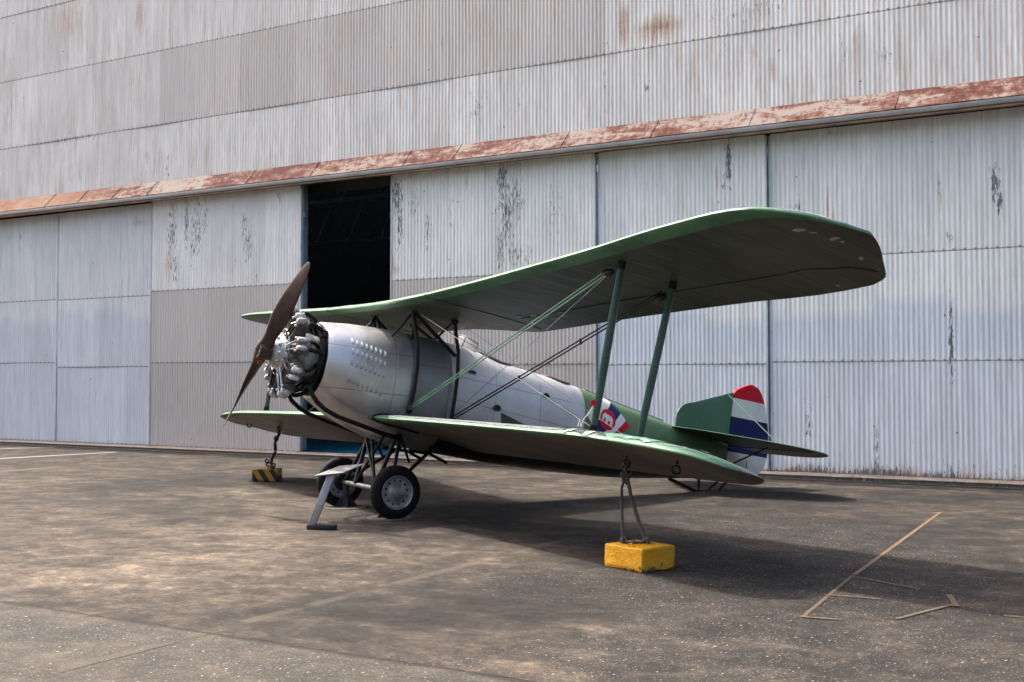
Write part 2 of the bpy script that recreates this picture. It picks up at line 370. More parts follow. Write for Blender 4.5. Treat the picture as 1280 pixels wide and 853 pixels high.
def wp(px,py,rx,rz,a,L):
    p=wallp(px,py); L.append((p.x,p.z,rx,rz,a))
for a in [(218,290,.22,1.0,1.0),(236,275,.10,.8,1.15),(244,300,.16,.9,.9),(250,285,.30,.9,.95),(260,270,.15,.6,.9),(222,335,.2,.5,.95),(308,285,.12,.6,.95),(313,305,.2,.5,1.0),(352,245,.07,.2,1.1),(322,345,.15,.3,.8),(296,330,.1,.3,.7),
          (498,245,.22,.5,1.3),(502,280,.12,.8,1.15),(520,255,.2,.6,.8),(536,285,.12,.7,.9),(630,225,.16,.45,1.35),(636,270,.20,.9,1.1),(648,250,.22,.7,1.0),(636,265,.38,.16,1.45),(628,315,.12,.6,1.15),(646,320,.25,.3,1.0),(662,320,.12,.3,.9),(694,268,.22,.6,.75),(690,240,.5,.05,.6),(566,260,.1,.9,.6),(585,225,.05,.3,1.0),
          (911,205,.06,.5,1.5),(905,232,.05,.3,1.0),(1243,230,.07,.35,1.5),(1249,250,.06,.4,1.3),(1173,233,.04,.2,1.2),(1186,300,.1,.1,1.3),(1189,430,.05,.8,1.4),(995,262,.2,.3,.8),(965,300,.1,.2,.6),
          (1095,560,.05,.6,1.1),(1140,540,.05,.2,.7),(1010,530,.1,.5,.9),(1230,590,.8,.12,.9),(1020,590,.7,.15,1.3),(1100,592,.8,.14,1.3),(1180,597,.6,.14,1.2),(930,520,.1,.4,.7),(665,505,.1,.4,.6),
          (211,222,.12,.12,1.3),(43,250,.1,.5,.7),(185,195,.1,.4,.8),(100,172,1.6,.06,.85),(210,212,.08,.5,.9),(595,130,.3,.4,.8),(372,145,.1,.3,.5),(20,155,.5,.2,.5),(809,105,.1,.15,1.2),(1108,72,.12,.1,1.2),(940,15,1.2,.12,.7),(1054,60,.1,.4,.8),(757,95,.05,.9,.8),(910,55,.2,.2,.7),(170,275,.25,.12,1.0),(23,300,.06,.5,.8)]: wp(*a,CHIP)
for a in [(825,35,.55,.30,1.5),(780,30,.16,.5,1.4),(90,30,.7,.9,.9),(175,20,.25,.6,1.1),(175,110,.4,.9,.7),(300,110,.15,.6,.8),(430,60,3.0,.15,.5),(265,60,1.2,.12,.9),(310,100,.06,.6,1.0),(570,50,2.5,.25,.6),(600,30,.3,.4,.7),(690,20,.1,.6,.6),
          (870,80,.3,.5,.7),(965,90,.12,.35,1.0),(942,72,.1,.3,1.0),(926,78,.1,.4,1.0),(900,60,.5,.4,.5),(865,90,.2,.4,.8),(1075,45,.2,.4,.7),(815,60,.1,.3,.8),(240,200,.2,.5,.8),(340,180,.3,.8,.5),(40,200,.6,.9,.6),(10,120,.6,1.0,.7),(25,130,.5,.5,.5),(175,230,.4,.5,.6),
          (214,330,.2,.6,.9),(292,330,.15,.8,.6),(200,300,.1,.7,.6),(1034,262,.03,.5,1.3),(1041,275,.03,.3,1.2),(1176,245,.03,.4,1.1),(896,225,.03,.4,1.1),(490,325,.1,.1,1.5),(497,340,.12,.1,1.3),
          (1010,594,.9,.18,1.4),(1110,597,.9,.18,1.6),(1200,600,1.0,.16,1.2),(1260,600,.6,.14,.9),(740,575,.6,.1,.5),(210,560,.5,.1,.6),(100,555,1.5,.07,.4),(190,262,.2,.1,.8),(175,278,.3,.05,1.0),(600,400,1,.1,.4),(380,300,.3,.5,.4)]: wp(*a,RUST)
def gsum(L,x,z):
    v=0
    for (cx,cz,rx,rz,a) in L:
        dx=(x-cx)/rx
        if -2<dx<2:
            dz=(z-cz)/rz
            if -2<dz<2: v=max(v,a*math.exp(-(dx*dx+dz*dz)))
    return v
def sheets(name,x0,x1,zrows,y,parent,style,amp=.0060,flatx=None,seamz=True,step=.3):
    """one corrugated skin facing -Y; zrows = lap lines; style(x,z,row)->(gal,blue)"""
    n=int((x1-x0)/(PITCH/6)); xs=[x0+(x1-x0)*i/n for i in range(n+1)]
    v=[];f=[];A=[];B=[];S=10*PITCH
    for r in range(len(zrows)-1):
        za,zb=zrows[r],zrows[r+1]; 
        k=max(1,int((zb-za)/step)); zs=[za-.02,za,za+.015,za+.035]+[za+(zb-za)*j/k for j in range(1,k)]+[zb-.02]
        if r==len(zrows)-2: zs[-1]=zb
        seed=random.Random(int(abs(x0*13+r*7)*10)); off=seed.random()*S; tones={};drops={};
        cols=[]
        for x in xs:
            q=(x+off)/S; idx=math.floor(q)
            if idx not in tones: tones[idx]=seed.random(); drops[idx]=seed.random()
            fr=(q-idx)*10; cols.append((tones[idx],(1.0 if (fr<.17) else 0)*(.25+.75*drops[idx])))
        o=len(v); m=len(zs)
        dent=seed.random()*9
        yo=-.004*(r%2)
        for i,x in enumerate(xs):
            ph=2*math.pi*x/PITCH; c=amp*math.cos(ph)
            for j,z in enumerate(zs):
                wv=.006*math.sin(x*1.7+dent)*math.sin(z*2.1+dent*2)
                v.append((x,y-c+wv+yo,z))
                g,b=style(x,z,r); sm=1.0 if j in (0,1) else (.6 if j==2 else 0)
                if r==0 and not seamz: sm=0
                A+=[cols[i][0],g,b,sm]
                B+=[gsum(RUST,x,z),gsum(CHIP,x,z),0,cols[i][1]]
        for i in range(n):
            for j in range(m-1):
                a=o+i*m+j; f.append((a,a+m,a+m+1,a+1))
    me=bpy.data.meshes.new(name); me.from_pydata(v,[],f)
    for nm,bb in (('sheet_a',A),('sheet_b',B)):
        c_=me.color_attributes.new(nm,'FLOAT_COLOR','POINT'); c_.data.foreach_set('color',bb)
    me.materials.append(M_sheet); me.polygons.foreach_set('use_smooth',[True]*len(me.polygons)); me.update()
    o=bpy.data.objects.new(name,me); col.objects.link(o); o.parent=parent; return o
HG=empty('hangar',(0,0,0)); tag(HG,'huge old hangar of weathered corrugated sheets with sliding doors and a rusty ledge','hangar')
XL,XR=-40.0,6.0
def st_upper(x,z,r):
    if r==1:
        if -20.78<x<-9.17: return (.62,0)
        if x<=-20.78: return (.25 if x>-25.2 else .06,0)
        return (.05,0)
    if r==2:
        return (.12,0) if x<-13 else (.3 if x<-9.17 else .05,0)
    return (0.04,.06)
sheets('wall_cladding',XL,XR,[6.2,7.62,9.38,11.1,12.9],D-.02,HG,st_upper)
M_frame=worn('door_edge_steel',(.40,.44,.47),.55,var=.15,dirtamt=.5,scale=3,dirt=(.2,.15,.11))
M_fdark=worn('shaded_steel',(.16,.165,.17),.6,var=.2,scale=3)  # darker copy of the door steel, gap shade put into the colour
def refl_edge(x): return .10*math.sin(x*1.3)+.07*math.sin(x*3.1+1)+.03*math.sin(x*9)
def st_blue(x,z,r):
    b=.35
    if z<2.75+refl_edge(x): b=1.0  # bluer below a wavy edge: sky reflection painted into the sheet colour
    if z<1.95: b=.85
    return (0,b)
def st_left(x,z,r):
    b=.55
    if z<3.15+refl_edge(x)*.8: b=1.0  # same painted reflection band on the left doors
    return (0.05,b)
def st_gal(x,z,r):
    return (0.02,.12) if r==2 else (.85 if r==1 else .95,0)
def leaf(x0,x1,y,style,zrows,label=None,edge=None):
    s=sheets('sliding_door',x0+.03,x1-.03,zrows,y-.05,HG,style,step=.2)
    m=MB()
    for xe in (x0+.018,x1-.018): m.box((xe,y-.04,2.93),(.035,.05,5.7),bev=.006)
    for ze in (.11,5.74): m.box(((x0+x1)/2,y-.01,ze),(x1-x0,.05,.08))
    m.box(((x0+x1)/2,y+.02,2.93),(x1-x0-.02,.015,5.66))
    fr=link('door_frame',m,M_frame,s)
    if label: s['label']=label
    return s
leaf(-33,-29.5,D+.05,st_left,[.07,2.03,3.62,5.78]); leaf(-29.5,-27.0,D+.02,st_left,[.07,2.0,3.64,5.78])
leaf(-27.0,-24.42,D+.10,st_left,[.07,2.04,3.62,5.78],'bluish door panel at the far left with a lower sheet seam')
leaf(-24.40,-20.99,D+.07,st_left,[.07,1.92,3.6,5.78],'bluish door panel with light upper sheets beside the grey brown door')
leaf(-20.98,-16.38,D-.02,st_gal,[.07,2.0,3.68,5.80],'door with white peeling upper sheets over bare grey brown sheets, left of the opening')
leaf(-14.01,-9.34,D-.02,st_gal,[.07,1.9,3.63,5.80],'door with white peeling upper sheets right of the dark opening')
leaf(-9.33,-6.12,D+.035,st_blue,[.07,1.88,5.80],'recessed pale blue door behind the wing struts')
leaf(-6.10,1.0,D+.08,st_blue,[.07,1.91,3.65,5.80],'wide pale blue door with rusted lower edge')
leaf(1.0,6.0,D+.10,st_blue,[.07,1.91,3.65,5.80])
m=MB(); m.box((-6.11,D+.05,2.9),(.02,.03,5.7))  # dark strip added for the shade between two door leaves
link('gap_shade_strip',m,M_fdark,HG)
m=MB()
for xx_ in (-16.365,):
    m.box((xx_,D+.03,2.95),(.028,.16,5.72),bev=.004); m.box((xx_+.03,D-.02,5.15),(.035,.05,.10)); m.box((xx_+.03,D-.02,2.2),(.035,.05,.10))
link('door_jamb',m,worn('bluish_jamb_paint',(.17,.20,.22),.5,dirtamt=.4,scale=4),HG)
# pad: lap strip of one door (seam between two sheets)
# rusty ledge flashing above the doors
t=NT('rusty_flashing')
P=t.xyz(); a=t.noise(1,9,.74,stretch=(1.6,5,5),dist=.5); b=t.noise(1,8,.75,stretch=(12,7,7),dist=.2); big=t.noise(.5,3,.6)
u=t.math('ADD',t.math('MULTIPLY',a,.65),t.math('MULTIPLY',b,.42)); u=t.math('ADD',u,t.math('MULTIPLY',big,.45))
rp=t.n('ShaderNodeValToRGB'); t.t.links.new(u,rp.inputs[0]); e=rp.color_ramp.elements
e[0].position=.56; e[0].color=(.40,.335,.28,1); e[1].position=.93; e[1].color=(.09,.03,.022,1)
for pos,cc in ((.715,(.42,.34,.28,1)),(.755,(.29,.16,.11,1)),(.82,(.175,.062,.043,1))): q=e.new(pos); q.color=cc
lft=t.ramp(P[0],-24,-21.5,1,0)
cbase=t.mix(t.math('MULTIPLY',lft,.7),rp.outputs[0],t.mix(t.ramp(b,.35,.65),(.34,.13,.05),(.46,.30,.19)))
M_rust=t.out(cbase,.75,0,t.bump(b,.3,.01),.3)
m=MB(); prof=[(D-.03,6.26),(D-.045,6.25),(D-.37,5.90),(D-.385,5.895)]
N=120; rings=[]
vs=[];fs=[]
for i in range(N+1):
    x=XL+(XR-XL)*i/N; sag=.008*math.sin(i*1.9)
    for (y,z) in prof: vs.append((x,y+sag,z+sag*.5))
for i in range(N):
    for j in range(3): k_=i*4+j; fs.append((k_,k_+1,k_+5,k_+4))
m.add(vs,fs); m.recalc=False
_lr=random.Random(4); xl_=XL+1.0
while xl_<XR-1:      # standing lap of each length
    xl_+=_lr.choice([1.2,2.4,2.4,3.1,1.8]); x=xl_; m.tube([(x,D-.045,6.262),(x-.02,D-.375,5.906)],.008,6)
fl=link('flashing_ledge',m,M_rust,HG,smooth=False); fl['label']='sloping ledge covered in peeling paint and red rust'
M_fascia=worn('grey_fascia_paint',(.21,.205,.19),.55,var=.15,dirt=(.20,.13,.08),dirtamt=.6,scale=2.5)
m=MB(); m.box(((XL+XR)/2,D-.375,5.835),(XR-XL,.05,.085),bev=.008); m.box(((XL+XR)/2,D-.26,5.788),(XR-XL,.2,.02))
link('track_fascia',m,M_fascia,HG)
m=MB(); m.box(((XL+XR)/2,D-.33,5.764),(XR-XL,.10,.025)); 
link('track_rail',m,worn('rusty_track',(.22,.12,.07),.8,var=.4,dirt=(.3,.25,.2),dirtamt=.6,scale=3),HG)
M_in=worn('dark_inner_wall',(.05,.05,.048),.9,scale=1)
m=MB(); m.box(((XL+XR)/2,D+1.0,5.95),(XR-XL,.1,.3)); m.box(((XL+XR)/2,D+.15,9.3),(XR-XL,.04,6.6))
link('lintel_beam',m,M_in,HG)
# body of the hangar: sides, back, roof
for xq in (XL-.1,XR+.1):
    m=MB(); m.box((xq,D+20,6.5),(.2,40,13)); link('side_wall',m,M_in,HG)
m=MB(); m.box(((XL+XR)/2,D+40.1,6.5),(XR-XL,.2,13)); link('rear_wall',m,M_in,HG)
m=MB(); rings=[]
for i in range(25):
    a=i/24; x=XL-.8+(XR-XL+1.6)*a; z=12.9+3.6*math.sin(math.pi*a)
    rings.append([(x,D-.35,z),(x,D+40.5,z),(x,D+40.5,z+.15),(x,D-.35,z+.15)])
m.loft(rings); link('roof',m,worn('roof_sheet',(.42,.41,.40),.6,scale=1),HG)
m=MB(); vs=[];fs=[]
for i in range(25):
    a=i/24; x=XL+(XR-XL)*a; z=12.9+3.6*math.sin(math.pi*a); vs+=[(x,D+.0,12.85),(x,D+.0,z+.02)]
m.add(vs,[(2*i,2*i+1,2*i+3,2*i+2) for i in range(24)]); link('gable_sheet',m,M_fascia,HG,smooth=False)
M_bluefloor=worn('blue_floor_paint',(.02,.25,.40),.35,var=.2,dirtamt=.3,scale=1.5)
m=MB(); m.box(((XL+XR)/2,D+20.1,.015),(XR-XL,39.9,.03)); o=link('hangar_floor',m,M_bluefloor); tag(o,kind='structure')
M_truss=worn('truss_steel',(.30,.31,.32),.5,scale=2)
for yt in (4.5,14,24):
    m=MB(); Y=D+yt
    m.tube([(XL,Y,8.2),(XR,Y,8.2)],.07,6); m.tube([(XL,Y,10.0),(XR,Y,10.0)],.07,6)
    n=24
    for i in range(n):
        x0=XL+(XR-XL)*i/n; x1=XL+(XR-XL)*(i+1)/n
        m.tube([(x0,Y,8.2),((x0+x1)/2,Y,10)],.045,5); m.tube([((x0+x1)/2,Y,10),(x1,Y,8.2)],.045,5)
    link('roof_truss',m,M_truss,HG)
# grimy clerestory panes at the back; a faint glow is put in for daylight
tw=NT('grimy_glow_pane'); tw.p.inputs['Base Color'].default_value=(.05,.05,.05,1)
tw.put(tw.p.inputs['Emission Color'],(.75,.8,.85)); tw.put(tw.p.inputs['Emission Strength'],tw.ramp(tw.noise(1.2,5,.7),.40,.7,.0,.075))
m=MB()
for i in range(10): m.box((XL+3+i*4.4,D+39.95,9.0),(3.2,.06,1.3))
link('window',m,tw.m,HG)
# ================================================================== AIRPLANE
yaw,pit=R(28.475),R(9.467)
n0=Vector((-math.sin(yaw),-math.cos(yaw),0)); s0=Vector((math.cos(yaw),-math.sin(yaw),0)); u0=Vector((0,0,1))
nn=n0*math.cos(pit)+u0*math.sin(pit); uu=u0*math.cos(pit)-n0*math.sin(pit)
AM=Matrix((nn,s0,uu)).transposed()      # columns = axes (nose, port, up)
AO=Vector((-8.5558,11.1615,.3104))
base=Vector((AO.x,AO.y,0)); OFF=AM.transposed()@(AO-base)
def W(a): return AO+AM@Vector(a)
AP=empty('biplane',base,AM); tag(AP,'vintage green and silver biplane with wooden propeller, bare radial engine and striped rudder','airplane')
def part(name,mb,mats,parent=None,sharp=40,label=None):
    o=link(name,mb,mats,parent if parent is not None else AP,OFF,sharp)
    if label: o['label']=label
    return o
AX=tuple(OFF)
def plane_tex(t):   # object coordinates brought back to the aircraft's own axes
    return t.mp(loc=(-OFF[0],-OFF[1],-OFF[2]))
# ---- materials
def green(name,c1,c2,wear=.62,wearc=(.42,.46,.44),rough=.42,ribs=True,under=None):
    t=NT(name); v=plane_tex(t); a=t.noise(1.6,6,.6,v); b=t.noise(1,7,.7,t.mp((2.5,9,9)),dist=.5); fn=t.noise(40,4,.7,v)
    base=t.mix(t.ramp(a,.3,.7),c1,c2)
    base=t.mix(t.ramp(b,wear,wear+.05),base,wearc)
    base=t.mix(t.math('MULTIPLY',t.ramp(fn,.46,.72),.45),base,(.028,.03,.024))
    sp=t.n('ShaderNodeSeparateXYZ'); t.t.links.new(v,sp.inputs[0])
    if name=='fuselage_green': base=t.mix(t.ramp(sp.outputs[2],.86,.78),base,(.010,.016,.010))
    h=t.math('MULTIPLY',fn,.15)
    if ribs:
        fr=t.math('ABSOLUTE',t.math('SUBTRACT',t.math('FRACT',t.math('DIVIDE',sp.outputs[1],.31)),.5))
        rb=t.ramp(fr,.0,.09,1,0); h=t.math('ADD',h,rb)
        base=t.mix(t.math('MULTIPLY',rb,.18),base,tuple(min(1,x*1.6) for x in c2))
    return t.out(base,t.ramp(b,.3,.7,rough-.08,rough+.15),0,t.bump(h,.5,.006),.5)
G_TOP=green('green_wing_paint',(.03,.09,.05),(.05,.13,.075))
G_LOW=green('worn_green_wing_paint',(.035,.085,.06),(.07,.13,.10),.55,(.20,.23,.215),.33)
G_LE=green('leading_edge_green',(.042,.115,.062),(.095,.21,.115),.62,(.20,.28,.21),.5,False)
G_FIN=green('fin_green',(.028,.095,.055),(.037,.115,.067),.8,(.3,.35,.3),.4,False)
G_FUS=green('fuselage_green',(.05,.115,.045),(.085,.165,.075),.66,(.18,.21,.17),.42,False)
G_STR=worn('strut_green',(.022,.065,.042),.35,var=.2,dirtamt=.3,scale=4)
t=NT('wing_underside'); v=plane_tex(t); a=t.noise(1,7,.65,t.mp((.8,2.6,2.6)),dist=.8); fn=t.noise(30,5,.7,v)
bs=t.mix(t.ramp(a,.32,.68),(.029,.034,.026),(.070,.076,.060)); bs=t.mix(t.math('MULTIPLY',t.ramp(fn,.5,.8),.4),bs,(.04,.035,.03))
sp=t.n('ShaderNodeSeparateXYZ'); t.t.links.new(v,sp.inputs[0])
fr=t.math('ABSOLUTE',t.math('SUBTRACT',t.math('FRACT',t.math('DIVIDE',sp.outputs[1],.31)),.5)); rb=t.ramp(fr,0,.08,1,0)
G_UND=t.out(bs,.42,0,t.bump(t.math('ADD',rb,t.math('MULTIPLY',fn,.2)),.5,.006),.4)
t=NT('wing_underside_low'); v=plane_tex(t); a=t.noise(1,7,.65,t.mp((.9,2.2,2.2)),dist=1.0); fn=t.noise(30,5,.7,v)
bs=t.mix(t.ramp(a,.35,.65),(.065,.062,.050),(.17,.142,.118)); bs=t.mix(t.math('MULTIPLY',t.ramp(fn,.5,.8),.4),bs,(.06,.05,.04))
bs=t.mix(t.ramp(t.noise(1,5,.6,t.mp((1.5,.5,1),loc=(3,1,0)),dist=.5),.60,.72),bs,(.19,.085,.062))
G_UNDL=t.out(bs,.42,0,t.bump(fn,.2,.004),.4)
def silver(name,c,rough,metal,lines=(),zl=(),stain=.25):
    t=NT(name); v=plane_tex(t); a=t.noise(2.2,6,.62,v,dist=.3); b=t.noise(1,6,.7,t.mp((3,12,7))); fn=t.noise(90,3,.6,v)
    base=t.mix(t.ramp(a,.3,.7),tuple(x*.82 for x in c),tuple(min(1,x*1.1) for x in c))
    base=t.mix(t.math('MULTIPLY',t.ramp(b,.55,.8),stain),base,(.16,.15,.14))
    sp=t.n('ShaderNodeSeparateXYZ'); t.t.links.new(v,sp.inputs[0]); L=None
    for xv in lines:
        q=t.ramp(t.math('ABSOLUTE',t.math('SUBTRACT',sp.outputs[0],xv)),.003,.008,1,0); L=q if L is None else t.math('MAXIMUM',L,q)
    for (z0,k) in zl:    # z = z0 + k x
        q=t.ramp(t.math('ABSOLUTE',t.math('SUBTRACT',sp.outputs[2],t.math('MULTIPLY_ADD',sp.outputs[0],k,z0))),.003,.008,1,0); L=q if L is None else t.math('MAXIMUM',L,q)
    h=t.math('MULTIPLY',fn,.1)
    if L is not None:
        base=t.mix(t.math('MULTIPLY',L,.42),base,(.08,.08,.08)); h=t.math('SUBTRACT',h,L)
        rv=t.ramp(t.math('ABSOLUTE',t.math('SUBTRACT',t.math('FRACT',t.math('MULTIPLY',sp.outputs[0],22)),.5)),.06,.12,1,0)
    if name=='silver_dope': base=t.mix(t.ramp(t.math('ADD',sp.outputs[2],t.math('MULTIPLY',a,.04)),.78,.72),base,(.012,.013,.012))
    dent=t.noise(3.5,2,.5,v); h=t.math('ADD',h,t.math('MULTIPLY',dent,1.6))
    return t.out(base,t.ramp(a,.3,.7,rough-.06,rough+.1),metal,t.bump(h,.35,.008),.5)
S_COWL=silver('aluminium_cowling',(.55,.545,.535),.36,.72,(.10,),((1.60,-.03),(1.12,-.05)),.35)
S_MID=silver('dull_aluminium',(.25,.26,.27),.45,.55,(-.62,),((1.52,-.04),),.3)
S_REAR=silver('silver_dope',(.47,.475,.485),.42,.35,(-2.0,-1.3),((1.48,0.02),(1.22,.05)),.12)
M_BLK=worn('black_tube_paint',(.007,.007,.008),.38,var=.3,dirt=(.04,.036,.03),dirtamt=.3,spec=.2,scale=8)
M_BLK2=worn('black_engine_parts',(.008,.008,.009),.5,var=.3,dirt=(.035,.03,.026),dirtamt=.4,spec=.2,scale=12)
t=NT('cast_aluminium'); a=t.noise(14,6,.7); b=t.noise(60,4,.7)
cb=t.mix(t.ramp(a,.35,.65),(.34,.335,.32),(.56,.555,.54)); cb=t.mix(t.ramp(b,.55,.75,0,.7),cb,(.08,.07,.06))
cb=t.mix(t.ramp(t.noise(5,4,.6,loc=(3,3,3)),.62,.7),cb,(.32,.17,.09))
M_AL=t.out(cb,t.ramp(b,.3,.7,.38,.6),.35,t.bump(b,.2,.002))
M_FIN=worn('dull_cylinder_fins',(.17,.165,.155),.5,metal=.4,var=.3,scale=30)
M_STEEL=worn('bright_steel',(.35,.35,.35),.28,metal=.9,var=.2,dirtamt=.35,scale=15)
M_GREY=worn('grey_steel',(.13,.13,.133),.4,metal=.5,var=.25,dirtamt=.4,scale=8)
t=NT('prop_wood'); v=plane_tex(t)
wv=t.noise(1,6,.65,t.mp((14,5,5),rot=(.833,0,0)),dist=.6); a=t.noise(3,4,.6,v)
cb=t.mix(t.ramp(wv,.3,.7),(.014,.007,.005),(.055,.025,.018)); cb=t.mix(t.ramp(a,.6,.75),cb,(.085,.045,.034))
M_WOOD=t.out(cb,t.ramp(a,.3,.7,.25,.42),0,t.bump(wv,.15,.003),.55)
M_WOODL=worn('bare_orange_wood',(.26,.075,.018),.4,var=.3,scale=20)
t=NT('tyre_rubber'); a=t.noise(25,5,.7); M_RUB=t.out(t.mix(t.ramp(a,.35,.7),(.005,.005,.0055),(.014,.013,.012)),.7,0,t.bump(a,.2,.003),.15)
M_RIM=worn('rim_silver',(.30,.305,.31),.38,metal=.6,var=.15,dirtamt=.45,dirt=(.10,.09,.08),scale=14)
M_HOLE=worn('hole_shade',(.012,.012,.012),.8)  # near-black colour standing in for shade inside openings
def flatpaint(name,c,rough=.5): return worn(name,c,rough,var=.08,dirtamt=.10,scale=5,bs=.05,spec=.2)
P_RED=flatpaint('red_stripe_paint',(.44,.002,.013)); P_WHT=flatpaint('white_stripe_paint',(.56,.56,.53)); P_BLU=flatpaint('blue_stripe_paint',(.002,.009,.065)); P_BLU2=flatpaint('emblem_blue_paint',(.004,.014,.10))
# ---- fuselage
SEC=[(-5.62,1.30,.82,.035),(-5.2,1.335,.74,.10),(-4.6,1.405,.665,.19),(-3.95,1.495,.585,.29),(-3.4,1.575,.54,.36),(-2.85,1.665,.515,.42),(-2.2,1.735,.50,.48),(-1.5,1.80,.50,.53),(-1.1,1.87,.51,.555),(-.7,1.905,.52,.57),(-.1,1.912,.56,.57),(.25,1.90,.635,.55),(.6,1.88,.755,.515),(.92,1.84,.925,.45)]
TT=[(a,b) for a,b,c,d in SEC]; TB=[(a,c) for a,b,c,d in SEC]; TW=[(a,d) for a,b,c,d in SEC]
def sec(x): return smooth_interp(x,TT),smooth_interp(x,TB),smooth_interp(x,TW)
def expo(x): return lerp(x,[(-5.6,2.0),(-2.5,2.5),(-.5,2.35),(.9,2.02)])
def fring(x,k=48,grow=0):
    tp,bt,hw=sec(x); zc=(tp+bt)/2; hh=(tp-bt)/2+grow; hw+=grow; ex=2/expo(x); P=[]
    for i in range(k):
        a=2*math.pi*i/k; c,s=math.cos(a),math.sin(a)
        P.append((x,hw*math.copysign(abs(c)**ex,c),zc+hh*math.copysign(abs(s)**ex,s)))
    return P
def fside(x,z,grow=0):
    tp,bt,hw=sec(x); zc=(tp+bt)/2; hh=(tp-bt)/2; q=min(1,abs(z-zc)/hh); n=expo(x)
    return hw*max(0,1-q**n)**(1/n)+grow
def fus(name,x0,x1,mat,grow=0,n=14,label=None,cap=True,k=48):
    m=MB(); m.loft([fring(x0+(x1-x0)*i/n,k,grow) for i in range(n+1)],cap=cap); return part(name,m,mat,sharp=55,label=label)
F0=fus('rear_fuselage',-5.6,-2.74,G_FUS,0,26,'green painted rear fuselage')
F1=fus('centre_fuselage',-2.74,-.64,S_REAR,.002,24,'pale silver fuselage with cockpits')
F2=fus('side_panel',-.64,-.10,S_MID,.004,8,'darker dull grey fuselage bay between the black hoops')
# cowling: open front with a rolled rim
m=MB(); rings=[fring(-.10+(1.02)*i/16,56,.008) for i in range(17)]
c0=(.92,0,(sec(.92)[0]+sec(.92)[1])/2)
def circ(x,r,zc=c0[2],k=56): return [(x,r*math.cos(2*math.pi*i/k),zc+r*math.sin(2*math.pi*i/k)) for i in range(k)]
rings+=[circ(.935,.45),circ(.937,.435),circ(.925,.425)]
m.loft(rings,cap=False); COWL=part('cowling',m,S_COWL,sharp=60,label='bright aluminium engine cowling with rows of louvres')
m=MB(); m.loft([circ(.925,.425),circ(.90,.36),circ(.89,.05)]); part('firewall',m,M_BLK2)
# louvres
S_LOUV=silver('bright_louvre',(.30,.30,.295),.5,.6,(),(),.3)
for zr in (1.655,1.535,1.405,1.205):
    for i in range(8):
        x=.655-.057*i-(0.0); zc=zr-.0+ -.012*i*(1 if zr>1.3 else 1.1)
        mm=MB(); y=fside(x,zc,.008); y2=fside(x,zc+.035,.008); y1=fside(x,zc-.035,.008)
        rgs=[]
        for q in range(7):
            zz=zc+.038*math.cos(math.pi*q/6); s_=math.sin(math.pi*q/6)
            yy_=fside(x,zz,.006)
            rgs.append([(x+.016,yy_-.002,zz),(x+.008,yy_+.008*s_,zz),(x-.009,yy_+.020*s_,zz),(x-.014,yy_+.001,zz)])
        mm.loft(rgs[::-1],closed=True)
        part('louvre',mm,S_LOUV,COWL)
# spine strip and turtledeck
m=MB(); rgs=[]
for i in range(22):
    x=-2.95-(4.35-2.95)*i/21; tp,bt,hw=sec(x)
    rgs.append([(x,-.05,tp-.012),(x,-.03,tp+.022),(x,.03,tp+.022),(x,.05,tp-.012)])
m.loft(rgs); part('spine_strip',m,worn('dull_grey_strip',(.16,.16,.155),.5,scale=5))
# cockpits: padded rims, flat dark caps painted for the shaded wells
M_LEA=worn('brown_leather',(.055,.028,.02),.5,scale=20)
for nm,cx,lx,wy in (('cockpit_rim',-1.42,.30,.24),('cockpit_rim',-2.46,.20,.20)):
    pts=[]; well=[]
    for i in range(29):
        a=2*math.pi*i/28; x=cx+lx*math.cos(a); y=wy*math.sin(a); tp,bt,hw=sec(x); zc=(tp+bt)/2; hh=(tp-bt)/2; n=expo(x)
        z=zc+hh*(1-(abs(y)/hw)**n)**(1/n); pts.append((x,y,z+.006)); 
        if i<28: well.append((x,y,z+.003))
    m=MB(); m.tube(pts,.022,8,cap=False); rim=part(nm,m,M_LEA)
    cxz=sec(cx)[0]; m=MB(); c=(cx,0,cxz-.0); v=well+[(cx,0,cxz-.0+.004)]
    m.add(v,[(i,(i+1)%28,28) for i in range(28)]); m.recalc=False
    part('cockpit_opening',m,M_HOLE,rim)
# windscreen
tg=NT('windscreen_glass'); tg.p.inputs['Base Color'].default_value=(.55,.55,.5,1); tg.p.inputs['Roughness'].default_value=.12; tg.p.inputs['Alpha'].default_value=.45
m=MB(); rg=[]
for i in range(13):
    a=-1+2*i/12; y=.27*math.sin(a*1.35); x=-.92-.17*(1-math.cos(a*1.35))
    zb=sec(x)[0]-.30*(y*y)/.09*.28; rg.append([(x,y,zb-.01),(x-.05,y*.93,zb+.155-.02*a*a)])
vs=[p for r_ in rg for p in r_]; m.add(vs,[(2*i,2*i+1,2*i+3,2*i+2) for i in range(12)]); m.recalc=False
ws=part('windscreen',m,tg.m)
m=MB(); m.tube([r_[1] for r_ in rg],.008,6); m.tube([r_[0] for r_ in rg],.008,6)
for k_ in (0,4,8,12): m.tube(rg[k_],.007,6)
part('windscreen_frame',m,M_GREY,ws)
